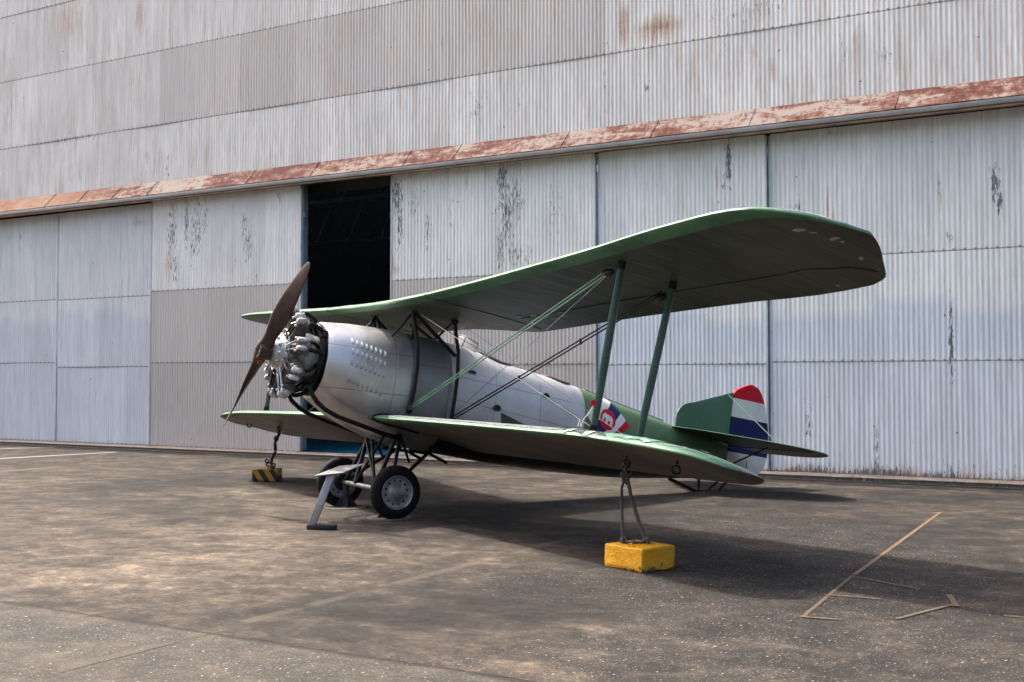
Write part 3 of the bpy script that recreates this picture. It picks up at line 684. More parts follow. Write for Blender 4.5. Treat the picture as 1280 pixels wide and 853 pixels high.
# little holes / steps on the side, flat discs with their shade painted on
for (x,z,rx,rz,rot) in ((-.93,1.55,.055,.028,0),(-1.33,1.16,.06,.055,0),(-2.08,1.44,.055,.04,0)):
    m=MB(); k=16; ring=[]
    for i in range(k):
        a=2*math.pi*i/k; xx_=x+rx*math.cos(a); zz=z+rz*(math.sin(a) if math.sin(a)>0 else math.sin(a)*.35)
        ring.append((xx_,fside(xx_,zz,.006),zz))
    m.add(ring+[(x,fside(x,z,.006),z)],[(i,(i+1)%k,k) for i in range(k)]); m.recalc=False
    o=part('step_hole',m,M_HOLE)
    m=MB(); m.tube([Vector(p)+Vector((0,.003,0)) for p in ring+[ring[0]]],.006,6,cap=False); part('hole_rim',m,M_GREY,o)
m=MB(); pz=[(-1.42,1.05),(-1.40,1.13),(-1.62,1.075),(-1.85,1.02),(-1.85,.98),(-1.42,1.0)]
m.add([(x,fside(x,z,.007),z) for x,z in pz]+[(-1.6,fside(-1.6,1.04,.007),1.04)],[(i,(i+1)%6,6) for i in range(6)]); m.recalc=False
part('root_fairing_patch',m,G_STR)
# ---- emblem on the port side: diagonal stripes, red disc, white elephant
ELE=[(-.50,-.05),(-.60,-.12),(-.66,-.50),(-.84,-.50),(-.90,.0),(-.80,.34),(-.52,.52),(-.2,.46),(.30,.50),(.62,.34),(.78,.0),(.80,-.62),(.44,-.62),(.40,-.16),(.10,-.16),(.06,-.62),(-.32,-.62),(-.36,-.10)]
def inside(x,y,poly):
    c=False; j=len(poly)-1
    for i in range(len(poly)):
        xi,yi=poly[i]; xj,yj=poly[j]
        if (yi>y)!=(yj>y) and x<(xj-xi)*(y-yi)/(yj-yi)+xi: c=not c
        j=i
    return c
m=MB(); ec=(-3.15,1.295); A1=(-.72,.69); A2=(-.69,-.72); st_=.006
nu=int(.56/st_); nvv=int(.60/st_); vs=[]
for i in range(nu+1):
    for j in range(nvv+1):
        u=-.27+i*st_; v=-.285+j*st_; x=ec[0]+A1[0]*u+A2[0]*v; z=ec[1]+A1[1]*u+A2[1]*v; vs.append((x,fside(x,z,.005),z))
fs=[];mi=[]
for i in range(nu):
    for j in range(nvv):
        u=-.27+(i+.5)*st_; v=-.285+(j+.5)*st_; dx=A1[0]*u+A2[0]*v; dz=A1[1]*u+A2[1]*v; r=math.hypot(dx,dz)
        if r<.142:
            ex,ez=-dx/.142,dz/.142; ca_,sa_=math.cos(.30),math.sin(.30); ex2=ex*ca_-ez*sa_; ez2=ex*sa_+ez*ca_
            k_=0 if not inside(ex2*1.2,ez2*1.2-.08,ELE) else 1
            if r>.124: k_=0
            if False: k_=1
        elif abs(v)<.095: k_=2
        elif v>.205: k_=0
        else: k_=1
        if abs(u)>.27 or v>.30: continue
        a=i*(nvv+1)+j; fs.append((a,a+nvv+1,a+nvv+2,a+1)); mi.append(k_)
m.v=vs; m.f=fs; m.m=mi; m.recalc=False
part('emblem',m,[P_RED,P_WHT,P_BLU2],label='red disc with white elephant over red, white and blue stripes')
# ---- wings
def wing(name,ys,LE,TE,ZL,ZT,th,mats,sgn=1,parent=None,k=13,closedroot=True,lefrac=.095):
    """mats: top, leading edge, underside"""
    m=MB(); rings=[]; 
    ups=[(1-math.cos(math.pi*i/(2*(k-1))))for i in range(k)]           # 0..1 dense at LE
    for y in ys:
        xl,xt,zl,zt,tt=LE(y),TE(y),ZL(y),ZT(y),th(y); c=xl-xt; P=[]
        def pt(u,top):
            yt=5*(.2969*math.sqrt(u)-.126*u-.3516*u*u+.2843*u**3-.1036*u**4)
            cm=.30*tt*4*u*(1-u)*.5
            base=zl+(zt-zl)*u
            return (xl-c*u, sgn*y, base+cm+(yt*tt*.65 if top else -yt*tt*.30))
        top=[pt(u,True) for u in ups]; bot=[pt(u,False) for u in ups[1:-1]]
        rings.append(list(reversed(top))+bot)      # TE(top) ... LE ... bottom
    n=len(rings[0]); o=0
    for rg in rings: m.v+=rg
    for i in range(len(rings)-1):
        for j in range(n):
            a=i*n+j; b=i*n+(j+1)%n; m.f.append((a,b,b+n,a+n))
            # classify
            if j<k-1: u=ups[k-1-j]*.5+ups[k-2-j]*.5; mi_=1 if u<lefrac else 0
            else:
                q=j-(k-1); u=(ups[min(q,k-1)]+ups[min(q+1,k-1)])/2; mi_=1 if u<lefrac*1.0 else 2
            m.m.append(mi_)
    m.f.append(tuple(range(n))); m.m.append(1); m.f.append(tuple((len(rings)-1)*n+j for j in range(n))); m.m.append(1)
    return m
UTIP=6.55
uLE=[(0,.36),(.62,.36),(1.5,.30),(4.9,.185),(5.5,.12),(5.95,.03),(6.17,-.07),(6.33,-.27),(6.43,-.45),(6.51,-.70),(UTIP,-.92)]
uTE=[(0,-.86),(.35,-.88),(.7,-1.0),(1.0,-1.2),(1.25,-1.34),(1.6,-1.36),(2.85,-1.50),(4.4,-1.70),(5.4,-1.86),(5.8,-1.85),(6.06,-1.74),(6.24,-1.53),(6.38,-1.33),(6.49,-1.16),(UTIP,-1.02)]
uZ=[(0,2.15),(.55,2.155),(.8,2.17),(4.4,2.455),(5.4,2.58),(6.1,2.662),(6.3,2.668),(6.43,2.664),(6.55,2.640)]; uZf=[(0,2.15),(.55,2.155),(.8,2.165),(4.4,2.31),(6.61,2.40)]
uT=[(0,2.08),(1.3,2.11),(2.85,2.235),(4.4,2.355),(5.4,2.425),(6.1,2.485),(6.3,2.515),(6.43,2.56),(6.55,2.625)]; uTf=[(0,2.08),(1.3,2.10),(2.85,2.16),(4.4,2.21),(5.4,2.25),(6.1,2.31),(6.61,2.39)]
def zu(y): return smooth_interp(y,uZ) if y>=0 else smooth_interp(-y,uZf)
def uzL(y): return zu(y)+0.0
def uzT(y): return smooth_interp(abs(y),uT if y>=0 else uTf)
ysU=[0,.2,.35,.5,.62,.8,1.0,1.1,1.25,1.4,1.6,2.0,2.5,3,3.5,4,4.5,4.9,5.2,5.5,5.7,5.85,6.0,6.09,6.17,6.25,6.32,6.38,6.43,6.48,6.52,UTIP]
thU=lambda y: .27 if y<5.3 else max(.05,.27*math.sqrt(max(0,1-((y-5.3)/(UTIP-5.3))**3.0)))
m=wing('upper_wing',[-y for y in reversed(ysU[1:])]+ysU,lambda y:smooth_interp(abs(y),uLE),lambda y:smooth_interp(abs(y),uTE),lambda y:uzL(y),lambda y:uzT(y),lambda y:thU(abs(y)),None,k=15)
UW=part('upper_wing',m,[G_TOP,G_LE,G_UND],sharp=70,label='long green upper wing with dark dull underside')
# aileron gap, seams and torn patches on the upper wing
def under(y,u,d=.004):
    ya=abs(y); xl=smooth_interp(ya,uLE); xt=smooth_interp(ya,uTE); c=xl-xt; tt=thU(ya)
    yt=5*(.2969*math.sqrt(u)-.126*u-.3516*u*u+.2843*u**3-.1036*u**4); base=uzL(y)+(uzT(y)-uzL(y))*u
    return Vector((xl-c*u,y,base+.30*tt*4*u*(1-u)*.5-yt*tt*.30-d))
def over(y,u,d=.004):
    ya=abs(y); xl=smooth_interp(ya,uLE); xt=smooth_interp(ya,uTE); c=xl-xt; tt=thU(ya)
    yt=5*(.2969*math.sqrt(u)-.126*u-.3516*u*u+.2843*u**3-.1036*u**4); base=uzL(y)+(uzT(y)-uzL(y))*u
    return Vector((xl-c*u,y,base+.30*tt*4*u*(1-u)*.5+yt*tt*.65+d))
for sg in (1,-1):
    m=MB(); m.tube([under(sg*y,lerp(y,[(1.6,.70),(5.6,.70),(6.0,.80),(6.15,.97)]),.001) for y in [1.6+.25*i for i in range(17)]+[5.8,5.95,6.05,6.12]],.006,6)
    part('aileron_gap',m,M_BLK,UW)
    m=MB(); m.tube([over(sg*1.42,u,.001) for u in (.5,.3,.15,.06,.02,.004,0)]+[under(sg*1.42,u,.001) for u in (.004,.02,.06,.2,.4,.7,.95)],.005,6); part('wing_seam',m,G_STR,UW)
M_TORN=worn('bare_torn_fabric',(.33,.38,.34),.6,var=.3,scale=30,dirtamt=.3)
def scab(y,u,r,fn=under,mat=None,seed=0,st=1.0):
    rr=random.Random(seed); m=MB(); k=11; P=[]
    for i in range(k):
        a=2*math.pi*i/k; q=r*(.5+.8*rr.random()); P.append(fn(y+q*math.cos(a)*st,min(.98,max(.001,u+q*math.sin(a)*.6)),.004))
    m.add(P+[fn(y,u,.004)],[(i,(i+1)%k,k) for i in range(k)]); m.recalc=False
    return m
for i,(y,u,r) in enumerate([(6.20,.30,.05),(6.26,.36,.03),(6.31,.50,.045),(6.32,.57,.03),(6.22,.80,.04),(5.55,.93,.02)]):
    part('paint_patch',scab(y,u,r,under,None,i),M_TORN,UW)
rr=random.Random(5)
for i in range(34):
    y=rr.choice([rr.uniform(1.6,5.9),rr.uniform(5.4,6.5)]); u=rr.uniform(.04,.10) if y<5.6 else rr.uniform(0.02,.3)
    part('paint_patch',scab(y,u,rr.uniform(.01,.035),over,None,50+i,1.6),M_TORN,UW)
for i in range(9):
    part('paint_patch',scab(-3.25+rr.uniform(-.3,.3),rr.uniform(0,.02),rr.uniform(.03,.06),rr.choice([over,under]),None,150+i,.6),M_TORN,UW)
for i in range(7):
    part('paint_patch',scab(rr.uniform(1.6,2.3),rr.uniform(.62,.8),rr.uniform(.02,.04),under,None,250+i,1.5),M_TORN,UW)
LTIP=6.14
lLE=[(0,.31),(.6,.31),(4.8,.30),(5.4,.28),(5.75,.23),(5.95,.13),(6.05,.02),(6.11,-.10),(LTIP,-.30)]
lTE=[(0,-1.22),(4.2,-1.25),(4.7,-1.24),(5.1,-1.16),(5.5,-1.0),(5.8,-.84),(6.0,-.68),(6.1,-.55),(LTIP,-.40)]
lZ=[(0,.81),(.6,.81),(4.4,.785),(5.6,.735),(5.95,.705),(6.08,.672),(LTIP,.64)]
lZT=[(0,.61),(4.4,.58),(5.5,.57),(6.0,.60),(LTIP,.632)]
lzL=lambda y: smooth_interp(y,lZ)
lzT=lambda y: smooth_interp(y,lZT)
thL=lambda y: .25 if y<5.0 else max(.012,.25*math.sqrt(max(0,1-((y-5.0)/(LTIP-5.0))**2.4)))
ysL=[.30,.55,.75,1,1.5,2,2.5,3,3.5,4,4.4,4.8,5.1,5.4,5.55,5.7,5.8,5.88,5.95,6.0,6.05,6.09,6.12,LTIP]
LW={}
def lsurf(y,u,top,d=.004):
    ya=abs(y); xl=smooth_interp(ya,lLE); xt=smooth_interp(ya,lTE); c=xl-xt; tt=thL(ya)
    yt=5*(.2969*math.sqrt(u)-.126*u-.3516*u*u+.2843*u**3-.1036*u**4); base=lzL(ya)+(lzT(ya)-lzL(ya))*u
    return Vector((xl-c*u,y,base+.30*tt*4*u*(1-u)*.5+(yt*tt*.65+d if top else -yt*tt*.30-d)))
for sg in (1,-1):
    m=wing('lower_wing',ysL,lambda y:smooth_interp(y,lLE),lambda y:smooth_interp(y,lTE),lzL,lzT,thL,None,sgn=sg,k=15,lefrac=.05)
    if sg<0: m.v=[(x,y*.958,z-.045*abs(y)/6) for x,y,z in m.v]
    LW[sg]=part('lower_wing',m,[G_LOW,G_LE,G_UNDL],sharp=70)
    LW[sg]['label']='lower wing on the near side, worn green top' if sg>0 else 'lower wing on the far side behind the propeller'
    # root fillet
    m=MB(); rings=[]
    for i,(yy_,gr) in enumerate([(.50,.045),(.575,.04),(.60,.028)]):
        P=[]
        for j in range(20):
            pass
    m.tube([Vector(lsurf(sg*.56,u,True,.0)) for u in (.9,.6,.35,.2,.1,.04,.01,0)]+[Vector(lsurf(sg*.56,u,False,0)) for u in (.01,.04,.1,.2,.4)],.022,8)
    part('root_fairing',m,M_BLK,LW[sg])
# dark grimy patch and pale repair on the near lower wing tip
def lpatch(name,y0,y1,u0,u1,mat,top=True,n=10,jag=.03,seed=1,d=.004):
    r_=random.Random(seed); m=MB(); vs=[]; k=8
    for i in range(n+1):
        y=y0+(y1-y0)*i/n; a=max(.0,u0+r_.uniform(-jag,jag)); b=u1+r_.uniform(-jag,jag)
        for j in range(k+1): 
            u=a+(b-a)*j/k; vs.append(lsurf(y,max(0,min(.98,u)),top,d))
    m.add(vs,[(i*(k+1)+j,i*(k+1)+j+1,(i+1)*(k+1)+j+1,(i+1)*(k+1)+j) for i in range(n) for j in range(k)]); m.recalc=False
    return part(name,m,mat,LW[1])
M_GRIME=worn('grimy_dark_green',(.045,.065,.055),.3,var=.4,dirt=(.30,.33,.31),dirtamt=.5,scale=9)
M_MINT=worn('mint_repair_paint',(.08,.20,.14),.4,var=.2,dirt=(.4,.45,.4),dirtamt=.5,scale=6)
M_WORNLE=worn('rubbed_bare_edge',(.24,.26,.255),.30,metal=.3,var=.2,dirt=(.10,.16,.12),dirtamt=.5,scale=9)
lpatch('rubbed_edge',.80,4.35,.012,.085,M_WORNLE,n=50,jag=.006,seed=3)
lpatch('grime_patch',4.40,5.15,.0,.35,M_GRIME,seed=4)
lpatch('repair_patch',5.0,5.62,.03,.40,M_MINT,seed=6,n=8,jag=.05,d=.007)
rr=random.Random(11)
for i in range(26):
    y=rr.uniform(4.4,5.9); u=rr.uniform(.01,.3)
    m=scab(y,u,rr.uniform(.015,.06),lambda a,b,d:lsurf(a,b,True,d+.006),None,400+i,1.2); part('paint_patch',m,M_TORN,LW[1])
for i in range(30):
    y=rr.uniform(.9,4.4); u=rr.uniform(.1,.5)
    m=scab(y,u,rr.uniform(.012,.035),lambda a,b,d:lsurf(a,b,True,d),None,500+i,.8); part('paint_patch',m,rr.choice([M_GRIME,M_WORNLE,G_STR]),LW[1])
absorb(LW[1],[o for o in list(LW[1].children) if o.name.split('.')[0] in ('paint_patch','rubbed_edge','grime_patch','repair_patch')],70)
absorb(UW,[o for o in list(UW.children) if o.name.split('.')[0] in ('paint_patch','wing_seam','aileron_gap')],70)
# rings under the lower wings
RING={}
for sg in (1,-1):
    for yy_,xx_ in ((4.5,-.43),(5.42,-.25)):
        u=(smooth_interp(yy_,lLE)-xx_)/(smooth_interp(yy_,lLE)-smooth_interp(yy_,lTE)); p=lsurf(sg*yy_,u,False,0)
        m=MB(); m.tube([p+Vector((0,0,.03)),p-Vector((0,0,.03))],.009,6)
        rc=p-Vector((0,0,.075)); m.torus(rc,(.45,.9,.1),.034,.008,20,6)
        part('tie_down_ring',m,M_BLK,LW[sg]); RING[(sg,yy_)]=rc-Vector((0,0,.04))
# ---- interplane struts and wires
for sg in (1,-1):
    for (yt,xt_,yb,xb) in ((4.42,-.15,4.36,-.12),(4.30,-.86,4.32,-.66)):
        ut=(smooth_interp(yt,uLE)-xt_)/(smooth_interp(yt,uLE)-smooth_interp(yt,uTE)); ub=(smooth_interp(yb,lLE)-xb)/(smooth_interp(yb,lLE)-smooth_interp(yb,lTE))
        a=under(sg*yt,ut,-.02); b=lsurf(sg*yb,ub,True,-.02)
        d=b-a; m=MB(); N=14
        m.tube([a+d*(i/N) for i in range(N+1)],[.030+.014*math.sin(math.pi*i/N)**.6 for i in range(N+1)],14,flat=.55,flatdir=(1,0,0))
        s_=part('wing_strut',m,G_STR)
        for q in (0.035,.965):
            m=MB(); m.tube([a+d*(q-.022),a+d*(q+.022)],.043,10,flat=.6,flatdir=(1,0,0)); part('strut_fitting',m,M_BLK,s_)
    def rod(name,a,b,r,mat,sep=0,mats=None):
        a=Vector(a);b=Vector(b); m=MB()
        if sep:
            d=(b-a).normalized(); o_=d.cross(Vector((0,1,0)));
            o_=Vector((0,0,1))-d*d.z; o_.normalize(); o_=o_*sep/2
            m.tube([a+o_,b+o_],r,6); m.tube([a-o_,b-o_],r,6)
            for q in (.33,.62): m.tube([a+(b-a)*q+o_*1.6,a+(b-a)*q-o_*1.6],r*1.5,6)
        else: m.tube([a,b],r,6)
        return part(name,m,mat)
    rod('flying_wire',(-.13,sg*4.30,2.36 if sg>0 else 2.2),(-.10,sg*.62,.97),.0085,G_STR if False else worn('wire_green',(.09,.22,.12),.35),.036)
    rod('flying_wire',(-.80,sg*4.22,2.28 if sg>0 else 2.12),(-.66,sg*.62,.93),.009,M_BLK,.038)
    for q in ((-.14,sg*4.24,2.335 if sg>0 else 2.20),(-.84,sg*4.16,2.25 if sg>0 else 2.12)):
        m=MB(); m.ell(q,(.035,.09,.04)); part('wire_fitting',m,M_BLK)
    m=MB(); m.ell((-.10,sg*.64,.965),(.035,.06,.045)); part('wire_fitting',m,M_BLK)
    rod('landing_wire',(-.05,sg*.66,2.10),(-.14,sg*4.30,.90),.003,M_STEEL)
    rod('landing_wire',(-.66,sg*.66,2.06),(-.66,sg*4.25,.84),.003,M_STEEL)
    rod('incidence_wire',(-.13,sg*4.3,2.34),(-.70,sg*.60,1.0),.003,M_STEEL)
    # cabane: black hoops hugging the fuselage side, and diagonals
    def hoop(pts,r=.023):
        m=MB(); m.tube([(x,sg*y,z) for x,y,z in pts],r,10); return part('cabane_hoop',m,M_BLK)
    hoop([(.01,.56,2.14),(-.04,.575,1.95),(-.10,.60,1.76),(-.13,.618,1.48),(-.135,.615,1.2),(-.12,.60,.94)])
    hoop([(-.56,.56,2.12),(-.60,.575,1.95),(-.65,.60,1.76),(-.68,.615,1.48),(-.69,.61,1.2),(-.69,.60,.90)])
    m=MB(); m.tube([(-.03,sg*.575,2.10),(-.62,sg*.60,1.70)],.024,8); part('cabane_brace',m,M_BLK)
    m=MB(); m.tube([(.0,sg*.54,2.12),(.16,sg*.40,1.80)],.014,8); part('cabane_brace',m,M_BLK)
    m=MB(); m.tube([(-.02,sg*.545,2.12),(-.12,sg*.40,1.82)],.018,8); part('cabane_brace',m,M_BLK)
    m=MB(); m.tube([(-.08,sg*.63,2.08),(-1.35,sg*.5,1.75)],.004,6); part('cable',m,M_STEEL)
    m=MB(); m.tube([(-2.1,sg*.5,1.42),(-3.0,sg*.43,1.12)],.004,6); part('cable',m,M_STEEL)
    for xq,zq in ((.0,2.13),(-.56,2.11)):
        m=MB(); m.ell((xq,sg*.56,zq),(.05,.05,.035)); part('cabane_fitting',m,M_BLK)
m=MB(); m.tube([(-.60,-.55,2.10),(-.60,.0,1.9)],.022,8); m.tube([(-.56,.5,2.10),(-.60,.0,1.9)],.014,8); part('cabane_brace',m,M_BLK)
# ---- tail
def plate(outline,th,y0=0,axis='y'): pass
m=MB()
zs=[.89,.92,.925,.98,1.05,1.12,1.185,1.30,1.43,1.55,1.69,1.70,1.80,1.90,1.975,2.03,2.08,2.12,2.155,2.185,2.205,2.22]
XT=[(.74,-5.95),(.80,-6.08),(.86,-6.18),(.96,-6.31),(1.05,-6.375),(1.17,-6.41),(1.43,-6.40),(1.69,-6.345),(1.97,-6.245),(2.12,-6.155),(2.185,-6.09),(2.22,-5.97)]
XH=[(.74,-5.66),(1.0,-5.62),(2.05,-5.60),(2.10,-5.66),(2.16,-5.77),(2.20,-5.86),(2.22,-5.93)]
rows=[]
for z in zs:
    xh,xt_=lerp(z,XH),smooth_interp(z,XT); rows.append((z,xh,xt_))
def tail_rows(rows,th0,th1,matf):
    m=MB()
    for s_ in (1,-1):
        vs=[];o=len(m.v); K=5
        for (z,xh,xt_) in rows:
            for j in range(K+1):
                u=j/K; vs.append((xh+(xt_-xh)*u, s_*((th0*(1-u)+th1*u)+.004*math.sin(math.pi*u)), z))
        m.v+=vs
        for i in range(len(rows)-1):
            for j in range(K):
                a=o+i*(K+1)+j; m.f.append((a,a+1,a+K+2,a+K+1)); m.m.append(matf((rows[i][0]+rows[i+1][0])/2))
    K=5; n=len(rows)*(K+1)
    for i in range(len(rows)-1):
        for j in (0,K):
            a=i*(K+1)+j; m.f.append((a,a+K+1,n+a+K+1,n+a)); m.m.append(matf((rows[i][0]+rows[i+1][0])/2))
    for i in (0,len(rows)-1):
        for j in range(K):
            a=i*(K+1)+j; m.f.append((a,a+1,n+a+1,n+a)); m.m.append(matf(rows[i][0]))
    return m
m=tail_rows(rows,.022,.006,lambda z: 0 if z>1.975 else 1 if z>1.695 else 2 if z>1.185 else 1)
part('rudder',m,[P_RED,P_WHT,P_BLU],sharp=50,label='rudder striped red, white and navy blue')
frow=[(1.30,-4.62,-5.595)]
for z,xf in ((1.40,-4.60),(1.52,-4.595),(1.60,-4.60),(1.68,-4.645),(1.73,-4.70),(1.765,-4.78),(1.80,-4.90),(1.85,-5.04),(1.92,-5.23),(1.98,-5.40),(2.03,-5.53),(2.05,-5.58)): frow.append((z,xf,-5.595))
m=tail_rows(frow,.008,.022,lambda z:0); part('fin',m,G_FIN,sharp=50)
sLE=[(.03,-4.42),(.5,-4.60),(1.0,-4.90),(1.4,-5.17),(1.62,-5.38),(1.75,-5.58),(1.79,-5.75)]
sTE=[(.03,-5.62),(.09,-5.75),(.3,-6.08),(.9,-6.14),(1.3,-6.10),(1.6,-5.98),(1.74,-5.86),(1.79,-5.77)]
szL=lambda y,x: 1.365+.10*(x+4.7)
for sg in (1,-1):
    ysS=[.03,.15,.3,.5,.7,.9,1.1,1.3,1.45,1.58,1.67,1.73,1.77,1.79]
    f1=lambda y:smooth_interp(y,sLE); f2=lambda y:smooth_interp(y,sTE)
    m=wing('s',ysS,f1,f2,lambda y:szL(y,f1(y)),lambda y:szL(y,f2(y)),lambda y:.055 if y<1.3 else max(.008,.055*math.sqrt(max(0,1-((y-1.3)/.5)**2))),None,sgn=sg,k=9,lefrac=.05)
    o=part('tailplane',m,[G_FIN,G_LE,G_UND],sharp=70)
    m=MB(); m.tube([(-5.60,sg*y,szL(0,-5.6)-.017) for y in (.1,.5,1.0,1.4,1.7)],.006,5); part('elevator_gap',m,M_BLK,o)
    m=MB(); m.tube([(-5.45,sg*1.0,1.265),(-5.30,sg*.10,.83)],.012,6); part('tail_strut',m,M_BLK)
    m=MB(); m.tube([(-5.50,sg*.02,2.0),(-5.62,sg*1.1,1.30)],.006,6); part('tail_brace',m,worn('pale_wire_green',(.11,.19,.13),.4))
m=MB(); m.tube([(-6.0,.03,1.08),(-5.75,.3,.98)],.008,6); part('control_horn',m,M_BLK)
# tail skid frame
m=MB(); m.tube([(-4.60,.0,.66),(-5.17,.0,.53-.0),(-5.22,0,.53)],.026,8); m.tube([(-5.15,0,.72),(-5.17,0,.54)],.022,8)
m.tube([(-5.17,0,.545),(-5.50,.03,.585)],.022,8); m.tube([(-5.50,.03,.585),(-5.74,0,.80)],.02,8); m.tube([(-5.40,-.04,.60),(-5.62,0,.82)],.018,8)
m.tube([(-5.1,0,.72),(-5.75,0,.78)],.016,8); m.box((-5.2,0,.52),(.20,.10,.02),bev=.006)
part('tail_skid',m,M_BLK)
# ---- undercarriage
HUB=.82
for sg in (1,-1):
    y0=sg*(HUB-.015)
    m=MB(); prof=[(-.060,.185),(-.064,.215),(-.066,.235),(-.055,.278),(-.035,.303),(-.015,.311),(.015,.311),(.035,.303),(.055,.278),(.066,.235),(.064,.215),(.060,.185),(.045,.178),(-.045,.178)]
    m.lathe(prof+[prof[0]],(0,y0,0),(0,1,0),48,cap=False); wh=part('wheel',m,M_RUB,sharp=35)
    m=MB()
    pr=[(.02,.182),(.050,.190),(.064,.196),(.066,.190),(.055,.180),(.036,.172),(.030,.150),(.034,.12),(.040,.095),(.050,.075),(.052,.06),(.072,.055),(.078,.035),(.080,.0)]
    m.lathe([(h*sg,r) for h,r in pr],(0,y0,0),(0,1,0),40); m.lathe([(-h*sg,r) for h,r in pr[:9]]+[(-.05*sg,.0)],(0,y0,0),(0,1,0),40)
    rim=part('rim',m,M_RIM,wh,sharp=30)
    m=MB()
    for i in range(12):
        a=2*math.pi*(i+.35)/12; c=(.137*math.cos(a),y0+sg*.033,.137*math.sin(a)); m.lathe([(0,.0),(.0,.013),(sg*.002,.013),(sg*.0025,0)],c,(0,1,0),10)
        c=(.137*math.cos(a),y0-sg*.033,.137*math.sin(a)); m.lathe([(0,.0),(.0,.013),(-sg*.002,.013),(-sg*.0025,0)],c,(0,1,0),10)
    hl=part('rim_hole',m,M_HOLE,rim); absorb(rim,[hl],30)
    m=MB(); m.lathe([(-sg*.03,.10),(-sg*.07,.105),(-sg*.09,.09),(-sg*.095,.04),(-sg*.13,.035),(-sg*.14,0)],(0,y0,0),(0,1,0),28); part('brake_drum',m,M_BLK2,wh)
m=MB(); m.tube([(0,-.72,0),(0,.72,0)],.030,14); part('axle',m,M_GREY)
G=[((0,.64,.02),(-.12,.42,.72),.026),((0,.62,.02),(-.62,.45,.62),.024),((.05,.34,.06),(-.10,.40,.66),.024),
   ((.02,.30,.05),(.02,-.26,.66),.020),((0,.10,.02),(-.10,.50,.70),.030)]
for sg in (1,-1):
    L=[((.0,sg*.66,.03),(-.14,sg*.42,.66),.024),((.0,sg*.66,.03),(-.62,sg*.40,.58),.022),((.02,sg*.30,.02),(-.10,sg*.40,.66),.028),((-.14,sg*.42,.66),(-.34,sg*.36,.36),.016)]
    for a,b,r in L:
        m=MB(); m.tube([a,b],r,10); part('gear_strut',m,M_BLK)
m=MB(); m.tube([(.02,.30,.02),(.0,-.30,.66)],.018,8); part('gear_strut',m,M_BLK)
m=MB(); m.tube([(.02,-.30,.02),(.0,.30,.66)],.018,8); part('gear_strut',m,M_BLK)
m=MB(); m.tube([(.02,.27,.02),(.02,-.05,.66)],.020,8); part('gear_strut',m,M_BLK)
for sg in (1,-1):
    m=MB(); m.tube([(-.30,sg*.38,.50),(-.62,sg*.30,.50),(-.86,sg*.34,.42)],.020,8); part('step_tube',m,M_BLK)
m=MB(); m.tube([(-.14,.42,.66),(-.14,-.42,.66)],.022,8); m.tube([(-.62,.40,.58),(-.62,-.40,.58)],.022,8); part('gear_crossbar',m,M_BLK)
# exhaust pipes from the engine along the belly
for sg in (1,-1):
    m=MB(); P=[(1.06,.36,1.06),(1.03,.39,.97),(.96,.405,.89),(.85,.41,.82),(.70,.425,.765),(.45,.44,.715),(.1,.44,.65),(-.16,.43,.62)]
    m.tube([(x,sg*y,z) for x,y,z in P],.027,12); part('exhaust_pipe',m,M_BLK)
# ---- engine
EZ=1.415
m=MB(); m.lathe([(.92,.20),(.95,.26),(1.10,.27),(1.14,.225),(1.32,.225),(1.35,.23),(1.365,.19),(1.40,.175),(1.405,.15),(1.45,.13),(1.455,.105),(1.50,.09),(1.505,.06),(1.56,.055)],(0,0,EZ),(1,0,0),36)
for i in range(9):
    a=2*math.pi*(i+.5)/9; d=Vector((0,math.sin(a),math.cos(a))); m.ell(Vector((1.39,0,EZ))+d*.155,(.045,.025,.025)); m.tube([Vector((1.35,0,EZ))+d*.205,Vector((1.365,0,EZ))+d*.205],.016,8)
for i in range(18):
    a=2*math.pi*i/18; d=Vector((0,math.sin(a),math.cos(a))); m.tube([Vector((1.35,0,EZ))+d*.215,Vector((1.368,0,EZ))+d*.215],.008,6)
ENG=part('engine',m,M_AL,label='bare silver nine cylinder radial engine')
proto=None
def cyl_mesh(fin=True):
    pass
